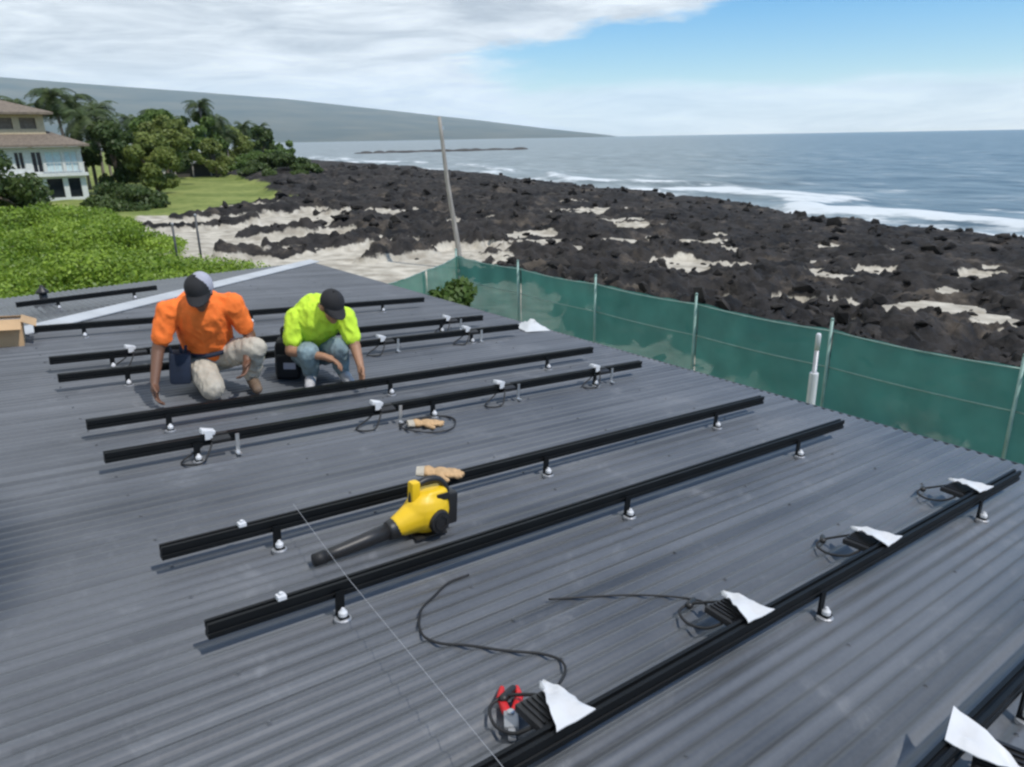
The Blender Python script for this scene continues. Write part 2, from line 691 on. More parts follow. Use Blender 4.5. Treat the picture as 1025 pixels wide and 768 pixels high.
def perforate(m, f):
    """open weave: a share of the light goes straight through the holes"""
    tr = m.node_tree
    out = tr.nodes["Material Output"]
    src = out.inputs[0].links[0].from_socket
    tp = N(tr, "ShaderNodeBsdfTransparent")
    mx = N(tr, "ShaderNodeMixShader")
    mx.inputs[0].default_value = f
    tr.links.new(src, mx.inputs[1])
    tr.links.new(tp.outputs[0], mx.inputs[2])
    tr.links.new(mx.outputs[0], out.inputs[0])


perforate(MATS["green_mesh"], 0.14)
pmat("fence_wire", (0.22, 0.34, 0.31), 0.5, 0.2)
pmat("weathered_pole", (0.30, 0.28, 0.25), 0.85, 0, 0.25, 3, bump=0.4, bscale=12, stretch=(6, 6, 0.6))
pmat("yellow_plastic", (0.75, 0.48, 0.012), 0.42, 0, 0.05)
pmat("black_plastic", (0.016, 0.016, 0.017), 0.45)
pmat("tan_leather", (0.48, 0.31, 0.16), 0.8, 0, 0.2, 25, bump=0.3)
pmat("red_plastic", (0.55, 0.012, 0.015), 0.4)
pmat("cardboard", (0.47, 0.31, 0.17), 0.85, 0, 0.1, 5)
pmat("white_sheet", (0.55, 0.57, 0.58), 0.6, 0, 0.05)
pmat("string_white", (0.30, 0.31, 0.33), 0.8)
pmat("orange_shirt", (0.90, 0.185, 0.026), 0.85, 0, 0.08, 20, bump=0.15, bscale=60)
pmat("lime_shirt", (0.54, 0.78, 0.045), 0.85, 0, 0.08, 20, bump=0.15, bscale=60)
pmat("skin_brown", (0.155, 0.075, 0.045), 0.55, 0, 0.1, 18)
pmat("skin_tan", (0.34, 0.18, 0.105), 0.55, 0, 0.1, 18)
pmat("khaki_cloth", (0.44, 0.40, 0.33), 0.9, 0, 0.15, 14, bump=0.2)
pmat("pale_denim", (0.20, 0.27, 0.29), 0.9, 0, 0.3, 11, bump=0.2)
pmat("navy_cloth", (0.012, 0.020, 0.040), 0.85, 0, 0.3, 12)
pmat("black_cloth", (0.013, 0.013, 0.015), 0.85, 0, 0.2, 12)
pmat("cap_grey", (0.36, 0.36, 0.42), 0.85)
pmat("eye_white", (0.6, 0.58, 0.55), 0.3)
pmat("boot_leather", (0.16, 0.11, 0.075), 0.7, 0, 0.2, 20)
pmat("pale_shoe", (0.45, 0.45, 0.46), 0.7, 0, 0.15, 20)
pmat("house_white", (0.58, 0.59, 0.56), 0.8)
pmat("house_tan", (0.50, 0.41, 0.27), 0.85)
pmat("shingle_brown", (0.175, 0.140, 0.108), 0.9, 0, 0.25, 5, bump=0.3)
pmat("dark_glass", (0.012, 0.015, 0.02), 0.12, 0, 0.1)
pmat("pale_curtain", (0.50, 0.62, 0.64), 0.5)
pmat("hut_wall", (0.06, 0.055, 0.05), 0.9)
pmat("hut_roof", (0.13, 0.135, 0.14), 0.8, 0, 0.2, 2)
pmat("bark", (0.13, 0.10, 0.075), 0.9, 0, 0.25, 6, bump=0.4)
pmat("palm_bark", (0.20, 0.17, 0.14), 0.9, 0, 0.25, 6, bump=0.4)
pmat("mountain_slope", (0.030, 0.044, 0.030), 1.0, 0, 0.3, 0.0016, col2=(0.10, 0.095, 0.06), stretch=(1, 1, 6))
leaf_mat("leaf_naupaka", (0.075, 0.15, 0.012), (0.33, 0.46, 0.055), 0.45, 0.35)
leaf_mat("leaf_dark", (0.030, 0.060, 0.016), (0.11, 0.155, 0.040))
leaf_mat("leaf_olive", (0.09, 0.13, 0.026), (0.27, 0.31, 0.08))
leaf_mat("leaf_palm", (0.026, 0.055, 0.018), (0.095, 0.130, 0.040), 0.5, 0.25)
leaf_mat("leaf_mid", (0.055, 0.105, 0.02), (0.17, 0.25, 0.06))

# ------------------------------------------------------------------ terrain, sea, mountain
SEA = -2.5
SH_D = np.array([-900, -200, -60, 0, 14, 24, 44, 83, 136, 230, 360, 700, 1600, 4000], float)
SH_S = np.array([15, 25, 40, 47, 48.5, 52, 61.5, 74, 89, 112, 135, 165, 60, -600], float)


def shore_dist(s, d):
    """>0 on land, metres inland of the waterline (approx.)"""
    S0 = np.interp(d, SH_D, SH_S)
    slope = (np.interp(d + 6, SH_D, SH_S) - np.interp(d - 6, SH_D, SH_S)) / 12
    wob = (fbm(d * 0.05 + 3, s * 0.0 + 1.5, 4) - 0.5) * 14
    return (S0 + wob - s) / np.sqrt(1 + slope ** 2)


SAND_SPOTS = [  # s, d, rs, rd  : pockets of coral sand among the lava
    (40.5, 40.5, 4.2, 1.3), (35, 30.5, 1.0, 2.6), (23.6, 19.0, 1.6, 1.0), (25.5, 18.2, 1.4, 0.9), (24.3, 24.6, 1.6, 0.8), (21.8, 10.9, 0.8, 0.5),
    (23.6, 9.2, 1.0, 0.8), (23.2, 7.6, 0.8, 0.7), (26.5, 14.6, 1.2, 0.8), (28.8, 13.8, 1.2, 0.7), (30.5, 17, 1.2, 0.6), (27.5, 26.5, 1.5, 0.7),
    (29.5, 23, 1.6, 0.7), (19.2, 13.4, 0.8, 0.5), (22.0, 29.0, 3.2, 1.1), (31, 11, 1.1, 0.6), (33, 8.5, 1.0, 0.5), (25, 4.5, .8, .6), (28, 6.0, 1, .5),
    (20.5, 16.2, .8, .5), (44, 47, 2.5, .8), (37.0, 35.0, 2, .6), (26, 31.5, 2.6, .7), (27, 38, 3, .7), (23, 47, 4, 1.0), (31, 55, 4, 1.0), (18, 43, 2.5, .8)]


_r = random.Random(5)
for _k in range(26):
    SAND_SPOTS.append((_r.uniform(19, 36), _r.uniform(5, 27), _r.uniform(.35, .9), _r.uniform(.3, .55)))


def zones(s, d):
    w1 = (fbm(s * 0.22 + 5, d * 0.22, 4) - 0.5)
    w2 = (fbm(s * 0.9 + 9, d * 0.9, 4) - 0.5)
    # beach strip between the garden and the lava
    lim = np.interp(d, [-20, 5, 14, 20, 27, 34, 42, 60, 75, 100], [11, 11.5, 12.5, 16.5, 20.5, 18.5, 19.0, 22, 20, 14])
    sand = sstep(-0.9, 0.9, lim - s + w1 * 11 + w2 * 5)
    # tongues of lava running through the beach
    for (a, b, ra, rb) in [(15.5, 34.5, 4.2, 1.3), (12.0, 33.2, 3.0, .7), (17, 40.5, 4, 1.2), (12.5, 46.5, 3.5, .8), (19, 31.0, 2.6, .7), (17, 51.5, 5, .9), (16.5, 29.3, 2.4, .5)]:
        q = ((s - a) / ra) ** 2 + ((d - b) / rb) ** 2 + w2 * 2.0
        sand = np.minimum(sand, sstep(0.6, 1.25, q))
    for (a, b, ra, rb) in SAND_SPOTS:
        q = ((s - a) / (ra * 1.05)) ** 2 + ((d - b) / (rb * 1.25)) ** 2 + w2 * 4.2
        sand = np.maximum(sand, sstep(1.15, 0.55, q))
    lawn = sstep(-1.5, 1.5, np.interp(d, [52, 57, 62, 75, 118, 125, 200, 420], [4, 15, 25, 28, 38, 44, 72, 110]) - s + w1 * 6) * sstep(54, 58, d + w1 * 3 + 0.25 * (s - 14))
    yard = sstep(-1, 1, np.interp(d, [-60, 12, 30, 42, 52, 60], [8.5, 8.5, 7.6, 8.5, 9, 14]) - s + w2 * 2)
    grass = np.maximum(lawn, yard)
    return sand, grass


def ground_z(s, d, sand=None, grass=None):
    if sand is None:
        sand, grass = zones(s, d)
    sd = shore_dist(s, d)
    base = SEA + np.interp(sd, [-40, -6, -1, 0, 2.5, 12, 30, 45, 60], [-4, -1.6, -0.5, 0.0, 0.75, 1.35, 1.95, 2.35, 2.5])
    base = np.where(base > -0.02, base * 0 + -0.0, base)
    r1 = fbm(s * 0.16, d * 0.16, 5, 0.55, True) - 0.55
    r2 = fbm(s * 0.75 + 4, d * 0.75 + 8, 4, 0.55) - 0.5
    hump = np.exp(-(((s - 48) / 20) ** 2 + ((d - 92) / 34) ** 2)) * 0.9
    rough = np.clip(1 - sand, 0, 1) * np.clip(1 - grass, 0, 1) * sstep(-10, 3, sd) * np.interp(sd, [0, 8, 30], [0.45, 0.6, 1.0])
    z = base + rough * (r1 * 1.35 + r2 * 0.75 + (fbm(s * 1.9 + 2, d * 1.9, 3, 0.6, True) - 0.55) * 0.55 + 0.10) + hump * rough + (fbm(s * 0.3, d * 0.3, 3) - 0.5) * 0.16
    z += np.interp(s, [9, 12, 19, 23], [0, -0.2, -0.15, 0.10]) * sand * (1 - grass)
    far = sstep(140, 330, d)
    z = z * (1 - far) + far * (SEA + np.interp(sd, [-20, 0, 10, 60, 160], [-2, 0, 1.1, 2.2, 3.0]) + rough * (r1 * 1.2 + 0.2))
    # level pad under the house
    pad = sstep(9.0, 6.5, s) * sstep(22, 17, d)
    z = z * (1 - pad) - 0.02 * pad
    return z


def grid_mesh(name, rr, aa, zf, mat, attrs):
    A, Rr = np.meshgrid(aa, rr)
    s = Rr * np.sin(A)
    d = Rr * np.cos(A)
    z, at = zf(s, d)
    nr, na = s.shape
    co = np.stack([s, d, z], -1).reshape(-1, 3)
    idx = np.arange(nr * na).reshape(nr, na)
    q = np.stack([idx[:-1, :-1], idx[:-1, 1:], idx[1:, 1:], idx[1:, :-1]], -1).reshape(-1, 4)
    me = bpy.data.meshes.new(name)
    me.vertices.add(len(co))
    me.vertices.foreach_set("co", co.ravel())
    me.loops.add(q.size)
    me.loops.foreach_set("vertex_index", q.ravel().astype(np.int32))
    me.polygons.add(len(q))
    me.polygons.foreach_set("loop_start", np.arange(0, q.size, 4, dtype=np.int32))
    me.polygons.foreach_set("use_smooth", np.ones(len(q), dtype=bool))
    me.update(calc_edges=True)
    me.validate()
    for k in attrs:
        a = me.attributes.new(k, 'FLOAT', 'POINT')
        a.data.foreach_set("value", at[k].ravel().astype(np.float32))
    me.materials.append(mat)
    # faces must look up
    if me.polygons[0].normal.z < 0:
        me.flip_normals()
    return link(name, me)


def terr(s, d):
    sand, grass = zones(s, d)
    return ground_z(s, d, sand, grass), {"sand": sand, "grass": grass}


# bearings run from the sea side (pi/2 = straight out) round past the land side
aa = np.concatenate([np.linspace(-math.pi, -0.25, 50, endpoint=False), np.linspace(-0.25, 1.65, 640, endpoint=False), np.linspace(1.65, math.pi, 30)])
rr = np.concatenate([np.linspace(0.5, 9, 8, endpoint=False), np.geomspace(9, 150, 420, endpoint=False), np.geomspace(150, 1500, 90)])
tag(grid_mesh("ground", rr, aa, terr, terrain_mat(), ["sand", "grass"]), kind="structure")


def sea_f(s, d):
    sd = shore_dist(s, d)
    r = np.hypot(s, d)
    near = sstep(2500, 200, r)
    # swell lines parallel to the shore, steepening on the last metres
    ph = -sd * 0.26 + (fbm(s * 0.02, d * 0.02, 3) - 0.5) * 16
    sw = np.sin(ph)
    br = sstep(-42, -6, sd) * sstep(2, -4, sd)
    z = SEA + near * (0.10 * sw + (fbm(s * 0.12, d * 0.12, 4) - 0.5) * 0.5) + br * np.clip(sw, 0, 1) ** 2 * 0.55
    foam = sstep(-13, -1, sd) * (0.22 + 0.75 * (fbm(s * 0.11, d * 0.11, 4))) * sstep(900, 250, r)
    foam = np.maximum(foam, br * sstep(0.35, 0.95, sw) * (0.2 + 1.0 * fbm(s * 0.06 + 7, d * 0.06, 3)))
    foam = np.maximum(foam, sstep(-55, -16, sd) * 0.42 * fbm(s * 0.05 + 1, d * 0.05, 3))
    return z, {"foam": np.clip(foam, 0, 1)}


aas = np.concatenate([np.linspace(-0.2, 0.2, 30, endpoint=False), np.linspace(0.2, 1.65, 420, endpoint=False), np.linspace(1.65, math.pi - 0.2, 40)])
rrs = np.concatenate([np.geomspace(30, 300, 330, endpoint=False), np.geomspace(300, 3000, 80, endpoint=False), np.geomspace(3000, 13800, 12)])
tag(grid_mesh("sea", rrs, aas, sea_f, sea_mat(), ["foam"]), kind="structure")


def build_reef():
    m = MB()
    for k in range(46):
        t = k / 45
        s = 205 + t * 95 + random.uniform(-6, 6)
        d = 400 - t * 20 + random.uniform(-9, 9)
        m.ellipsoid((s, d, SEA), (random.uniform(3, 9), random.uniform(3, 6), random.uniform(0.5, 1.5)), Matrix.Rotation(random.uniform(0, 3), 3, 'Z'), 8)
    return tag(m.build("reef", MATS["hut_wall"]), kind="structure")


build_reef()


def build_mountain():
    # bearing (rad from straight down the coast) -> tangent of the skyline's elevation
    bear = np.radians([-70, -40, -20, -5, 5, 16, 22, 30, 35.5, 41, 44.5, 46])
    tan = np.array([.088, .086, .081, .076, .0705, .058, .0500, .0340, .0225, .0100, .0030, -.0006])
    A = np.linspace(bear[0], bear[-1], 160)
    prof = np.interp(A, bear, tan)
    V, F = [], []
    rad = np.linspace(7200, 12500, 26)
    for i, a in enumerate(A):
        top = prof[i] * 12500
        for j, r in enumerate(rad):
            u = j / 25
            x, y = r * math.sin(a), r * math.cos(a)
            n = fbm(np.array([x * 0.0012]), np.array([y * 0.0012]), 5)[0] - 0.5
            z = SEA - 4 + (top + 8) * (u ** 1.25) + n * 170 * u * (1 - u) * min(1, top / 300)
            V.append((x, y, z))
    n = len(rad)
    for i in range(len(A) - 1):
        for j in range(n - 1):
            F.append((i * n + j, i * n + j + 1, (i + 1) * n + j + 1, (i + 1) * n + j))
    return tag(MB().add(V, F).build("mountain", MATS["mountain_slope"], smooth=True), kind="structure")


build_mountain()


def build_haze():
    m = MB()
    m.box((2500, 2500, 560), (29000, 29000, 1180))
    mat = bpy.data.materials.new("sea_air")
    mat.use_nodes = True
    t = mat.node_tree
    t.nodes.clear()
    v = N(t, "ShaderNodeVolumePrincipled")
    v.inputs["Color"].default_value = (0.72, 0.88, 1.0, 1)
    v.inputs["Density"].default_value = 4.0e-5
    v.inputs["Density Attribute"].default_value = ""
    mat.cycles.homogeneous_volume = True
    v.inputs["Anisotropy"].default_value = 0.0
    o = N(t, "ShaderNodeOutputMaterial")
    t.links.new(v.outputs[0], o.inputs["Volume"])
    ob = m.build("haze", mat)
    return tag(ob, kind="stuff")


build_haze()


def build_rocks():
    """loose lava blocks nobody could count, strewn over the flow"""
    m = MB()
    base = []
    for q in range(5):
        bm = bmesh.new()
        bmesh.ops.create_icosphere(bm, subdivisions=1, radius=1.0)
        for v in bm.verts:
            v.co *= 0.72 + 0.5 * random.random()
        base.append(([v.co.copy() for v in bm.verts], [[v.index for v in f.verts] for f in bm.faces]))
        bm.free()
    n = 3600
    az = RNG.uniform(0.28, 1.60, n)
    r = np.exp(RNG.uniform(math.log(14), math.log(150), n))
    s, d = r * np.sin(az), r * np.cos(az)
    sand, grass = zones(s, d)
    sd = shore_dist(s, d)
    z = ground_z(s, d, sand, grass)
    for i in range(n):
        if sd[i] < 0.5 or grass[i] > 0.3 or (sand[i] > 0.5 and random.random() < 0.55 + 0.4 * (s[i] < 20)) or s[i] < 11.2:
            continue
        k = random.choice(base)
        sc = (0.06 + 0.34 * random.random() ** 3) * (0.6 + r[i] / 100)
        rot = Matrix.Rotation(random.uniform(0, 6), 3, 'Z') @ Matrix.Rotation(random.uniform(0, 3), 3, 'X')
        c = Vector((s[i], d[i], z[i] + sc * 0.2))
        m.add([rot @ Vector((p.x * 1.25, p.y, p.z * 0.5)) * sc + c for p in k[0]], k[1])
    lm = pmat("lava_block", (0.010, 0.010, 0.011), 0.95, 0, 0.3, 1.2, col2=(0.05, 0.045, 0.041), spec=0.2)
    return tag(m.build("lava_rocks", lm), "loose black lava blocks strewn over the shore", "rocks", kind="stuff")


build_rocks()

# ------------------------------------------------------------------ the house we stand on
PITCH = 0.0678
AMP = 0.0074
EAVE_S = 5.07
END_D = 12.26
HIPK = 4.08 / 3.72
RIDGE_S = -4.0
NEAR_D = -4.18


def hip_s(d):
    return EAVE_S - (END_D - d) * HIPK


EAVE_Z = rz(EAVE_S)


def hz(d):
    return EAVE_Z + (END_D - d) * SL * HIPK


house = thing("house", "house with low grey corrugated steel roof under the black rails", "house", (0, 0, 0))
deck = MB()
hd = END_D - (EAVE_S - RIDGE_S) / HIPK
o = 0.045
BS = 2 * RIDGE_S - EAVE_S
deck.add([W(RIDGE_S, NEAR_D, rz(RIDGE_S) - o), W(EAVE_S - .03, NEAR_D, EAVE_Z - o), W(EAVE_S - .03, END_D - .03, EAVE_Z - o), W(RIDGE_S, hd, rz(RIDGE_S) - o),
          W(BS + .03, NEAR_D, EAVE_Z - o), W(BS + .03, END_D - .03, EAVE_Z - o)],
         [(0, 1, 2, 3), (3, 2, 5), (4, 0, 3, 5)])
roof = deck.build("roof", MATS["charcoal_trim"], house)


def sheet_main(d0, d1, lift, mirror=False):
    m = MB()
    n = max(2, int(round((d1 - d0) / PITCH * 8)))
    V, F = [], []
    for i in range(n + 1):
        d = d0 + (d1 - d0) * i / n
        dz = AMP * math.cos(2 * math.pi * d / PITCH) - AMP + lift
        s0 = max(RIDGE_S, min(hip_s(d), EAVE_S - 0.01))
        for s in (s0, EAVE_S):
            x = 2 * RIDGE_S - s if mirror else s
            V.append((x, d, rz(s) + dz))
    for i in range(n):
        F.append((2 * i, 2 * i + 1, 2 * i + 3, 2 * i + 2))
    m.add(V, F)
    ob = m.build("roof_sheet", roof_steel, roof, smooth=True)
    md = None
    return ob


k = 0
d0 = NEAR_D
SHW = PITCH * 10
while d0 < END_D - 0.02:
    d1 = min(d0 + SHW + 0.03, END_D - 0.01)
    sheet_main(d0, d1, 0.0015 if k % 2 else 0.0)
    sheet_main(d0, d1, 0.0015 if k % 2 else 0.0, True)
    d0 += SHW
    k += 1


def sheet_hip(s0, s1, lift):
    m = MB()
    n = max(2, int(round((s1 - s0) / PITCH * 6)))
    V, F = [], []
    for i in range(n + 1):
        s = s0 + (s1 - s0) * i / n
        ss = s if s >= RIDGE_S else 2 * RIDGE_S - s
        dz = AMP * math.cos(2 * math.pi * s / PITCH) - AMP + lift
        dh = END_D - (EAVE_S - ss) / HIPK
        for d in (dh, END_D):
            V.append((s, d, hz(d) + dz))
    for i in range(n):
        F.append((2 * i, 2 * i + 2, 2 * i + 3, 2 * i + 1))
    m.add(V, F)
    return m.build("roof_sheet", roof_steel, roof, smooth=True)


s0 = BS + 0.02
k = 0
while s0 < EAVE_S - 0.03:
    sheet_hip(s0, min(s0 + SHW + 0.03, EAVE_S - 0.02), 0.0015 if k % 2 else 0.0)
    s0 += SHW
    k += 1


def cap_strip(name, a, b, za, zb, half, nrm):
    """folded metal cap along a line (plan points a,b)"""
    A, B = Vector((a[0], a[1], 0)), Vector((b[0], b[1], 0))
    t = (B - A).normalized()
    side = Vector((-t.y, t.x, 0))
    m = MB()
    V = []
    for P, z in ((A, za), (B, zb)):
        for u, h in ((-half, -0.010), (-half, 0.000), (-half * .25, 0.022), (0, 0.034), (half * .25, 0.022), (half, 0.0), (half, -0.010)):
            V.append(P + side * u + Vector((0, 0, z + h)))
    F = [(i, i + 1, 8 + i, 7 + i) for i in range(6)]
    m.add(V, F)
    return m.build(name, MATS["hip_cap_metal"], roof)


cap_strip("hip_cap", (EAVE_S, END_D), (RIDGE_S, hd), EAVE_Z + .006, rz(RIDGE_S) + .006, 0.17, 0)
cap_strip("hip_cap", (BS, END_D), (RIDGE_S, hd), EAVE_Z + .006, rz(RIDGE_S) + .006, 0.17, 0)
cap_strip("ridge_cap", (RIDGE_S, hd), (RIDGE_S, NEAR_D), rz(RIDGE_S) + .006, rz(RIDGE_S) + .006, 0.17, 0)
# fastener rows along the purlins: too small and many to be picked apart
sc_ = MB()
for ss in np.arange(-3.2, EAVE_S, 0.92):
    d_ = NEAR_D + 0.1356
    d_ = math.ceil(NEAR_D / PITCH) * PITCH
    while d_ < END_D - 0.3:
        if ss > hip_s(d_) + 0.25:
            sc_.lathe([(0.0085, -0.001), (0.0085, 0.002), (0.005, 0.003), (0.005, 0.0075)], (ss, d_, rz(ss)), 6)
        d_ += PITCH * 4
tag(sc_.build("screws", roof_steel, roof), kind="stuff")
# gutters and fascia
g = MB()
prof = [(0.012, 0.0), (0.012, -0.10), (0.035, -0.125), (0.095, -0.125), (0.12, -0.10), (0.128, -0.012), (0.140, -0.012), (0.135, -0.10), (0.103, -0.138), (0.030, -0.138), (0.0, -0.108), (0.0, 0.0)]


def run_prof(m, P0, P1, out, z):
    V = []
    for P in (P0, P1):
        for u, h in prof:
            V.append(Vector((P[0], P[1], z + h)) + Vector((out[0], out[1], 0)) * u)
    n = len(prof)
    m.add(V, [(i, (i + 1) % n, n + (i + 1) % n, n + i) for i in range(n)])


run_prof(g, (EAVE_S - .02, NEAR_D), (EAVE_S - .02, END_D + .1), (1, 0), EAVE_Z - 0.035)
g.build("gutter", MATS["charcoal_trim"], house)
g = MB()
run_prof(g, (BS, END_D - .02), (EAVE_S, END_D - .02), (0, 1), EAVE_Z - 0.035)
g.build("gutter", MATS["charcoal_trim"], house)
f = MB()
f.box(W(EAVE_S - .06, (NEAR_D + END_D) / 2, EAVE_Z - .15), (0.03, END_D - NEAR_D - .1, 0.2))
f.build("fascia", MATS["cream_wall"], house)
f = MB()
f.box(W((BS + EAVE_S) / 2, END_D - .06, EAVE_Z - .15), (EAVE_S - BS - .2, 0.03, 0.2))
f.build("fascia", MATS["cream_wall"], house)
for nm, c, sz in (("wall", W(4.5, 3.9, 1.16), (0.15, 15.6, 2.4)), ("wall", W(-4, 11.7, 1.16), (16.85, 0.15, 2.4)), ("wall", W(-12.5, 3.9, 1.16), (0.15, 15.6, 2.4)), ("wall", W(-4, -3.9, 1.16), (16.85, 0.15, 2.4))):
    MB().box(c, sz).build("wall", MATS["cream_wall"], house)

# ------------------------------------------------------------------ mounting rails
RAIL_W, RAIL_H, RAIL_B = 0.040, 0.056, 0.072     # width, height, gap above the ribs


def rail_section():
    w, h = RAIL_W / 2, RAIL_H
    # open slot on top, hook grooves on both sides
    return [(-w, 0), (w, 0), (w, h * .30), (w * .72, h * .34), (w * .72, h * .52), (w, h * .56), (w, h), (w * .34, h), (w * .34, h * .80), (-w * .34, h * .80), (-w * .34, h), (-w, h), (-w, h * .56), (-w * .72, h * .52), (-w * .72, h * .34), (-w, h * .30)]


SEC = rail_section()


def bar_mesh(L):
    """rail bar of length L along local +X, base at local z=RAIL_B"""
    V, F = [], []
    n = len(SEC)
    for x in (0, L):
        for y, z in SEC:
            V.append((x, y, z + RAIL_B))
    for i in range(n):
        F.append((i, (i + 1) % n, n + (i + 1) % n, n + i))
    # end faces in convex pieces
    for o_, flip in ((0, True), (n, False)):
        for q in ((0, 1, 2, 15), (2, 3, 14, 15), (3, 4, 13, 14), (4, 5, 12, 13), (5, 8, 9, 12), (5, 6, 7, 8), (9, 10, 11, 12)):
            qq = [o_ + i for i in q]
            F.append(tuple(reversed(qq)) if flip else tuple(qq))
    return MB().add(V, F).mesh("bar", MATS["black_rail"])


def foot_parts():
    ft = MB()
    ft.box((0, -0.034, RAIL_B * .5 + .012), (0.034, 0.008, RAIL_B + .040))      # upright of the L
    ft.box((0, -0.052, 0.012), (0.036, 0.045, 0.010))                           # toe on the rib
    pad = MB()
    pad.lathe([(0.032, -0.010), (0.032, 0.004), (0.026, 0.008)], (0, -0.056, 0), 14)
    bolt = MB()
    bolt.lathe([(0.017, 0.016), (0.017, 0.030), (0.011, 0.037), (0.006, 0.046)], (0, -0.058, 0), 10)
    return ft.mesh("foot", MATS["black_rail"]), pad.mesh("pad", MATS["grey_alloy"]), bolt.mesh("bolt", MATS["white_metal"])


FOOT, PAD, BOLT = foot_parts()
DOWN = Matrix.Rotation(math.atan(SL), 4, 'Y')


def make_rail(label, s0, s1, d, feet, clips=(), base=None, group="black mounting rails laid across the roof"):
    r = thing("mounting_rail", label, "rail", WR(s0, d) if base is None else base, group=group)
    if base is None:
        r.rotation_euler = (0, math.atan(SL), 0)
    L = s1 - s0
    link("bar", bar_mesh(L), r)
    for fs in feet:
        f_ = link("foot", FOOT, r)
        # the L-feet sit on the near side (local -Y)
        f_.location = (fs - s0, 0, 0)
        link("pad", PAD, f_)
        link("bolt", BOLT, f_)
    for cs in clips:
        c = MB()
        c.bbox((0, 0, 0), (0.032, 0.030, 0.018), 0.003)
        c.lathe([(0.008, 0.008), (0.008, 0.018), (0.004, 0.020)], (0, 0, 0), 8)
        c_ = c.build("clip", MATS["white_metal"], r)
        c_.location = (cs - s0, 0, RAIL_B + RAIL_H + 0.007)
    return r


FT = (0.89, 2.42, 3.95)
make_rail("black rail cut off by the bottom right corner, nearest of all", 0.43, 4.53, 0.535, FT)
make_rail("long black rail with white wedge plates, running to bottom edge", 0.43, 4.535, 1.22, FT)
make_rail("black rail just below the yellow blower, white clip near its end", 0.43, 4.52, 2.25, FT, (0.685,))
make_rail("black rail just behind the yellow blower, white clip near its end", 0.435, 4.53, 2.868, FT, (0.755,))
make_rail("black rail carrying four small inverters in front of workers", 0.443, 4.52, 4.05, FT)
make_rail("unbroken black rail at the hands of the two workers", 0.455, 4.515, 4.638, FT)
make_rail("black rail directly behind the two workers' backs", 0.46, 4.56, 5.78, FT)
make_rail("black rail second behind the workers, farther from them", 0.475, 4.50, 6.33, FT)
make_rail("farthest long black rail, starting at the cardboard box", 0.51, 4.53, 7.59, FT)


def hip_rail():
    # lies on the far hip slope, parallel to its eave
    d = 9.75
    a = math.atan(SL * HIPK)
    r = make_rail("short black rail on the far slope beyond pale hip cap", 0.55, 2.02, d, (0.95, 1.75), base=Vector((0.55, d, hz(d))))
    return r


hip_rail()

# ------------------------------------------------------------------ microinverters on the rails
def tri_prism(m, pts2, z0, z1, mi=0, bend=0.0):
    n = len(pts2)
    V = [(x, y, z0 + bend * i) for i, (x, y) in enumerate(pts2)] + [(x, y, z1 + bend * i) for i, (x, y) in enumerate(pts2)]
    F = [tuple(range(n - 1, -1, -1)), tuple(range(n, 2 * n))] + [(i, (i + 1) % n, n + (i + 1) % n, n + i) for i in range(n)]
    m.add(V, F, mi)


def bez(pts, n=24):
    """smooth curve through points (Catmull-Rom)"""
    P = [Vector(p) for p in pts]
    P = [P[0]] + P + [P[-1]]
    out = []
    for i in range(1, len(P) - 2):
        for k in range(n):
            t = k / n
            a, b, c, d = P[i - 1], P[i], P[i + 1], P[i + 2]
            out.append(0.5 * ((2 * b) + (-a + c) * t + (2 * a - 5 * b + 4 * c - d) * t * t + (-a + 3 * b - 3 * c + d) * t ** 3))
    out.append(P[-2])
    return out


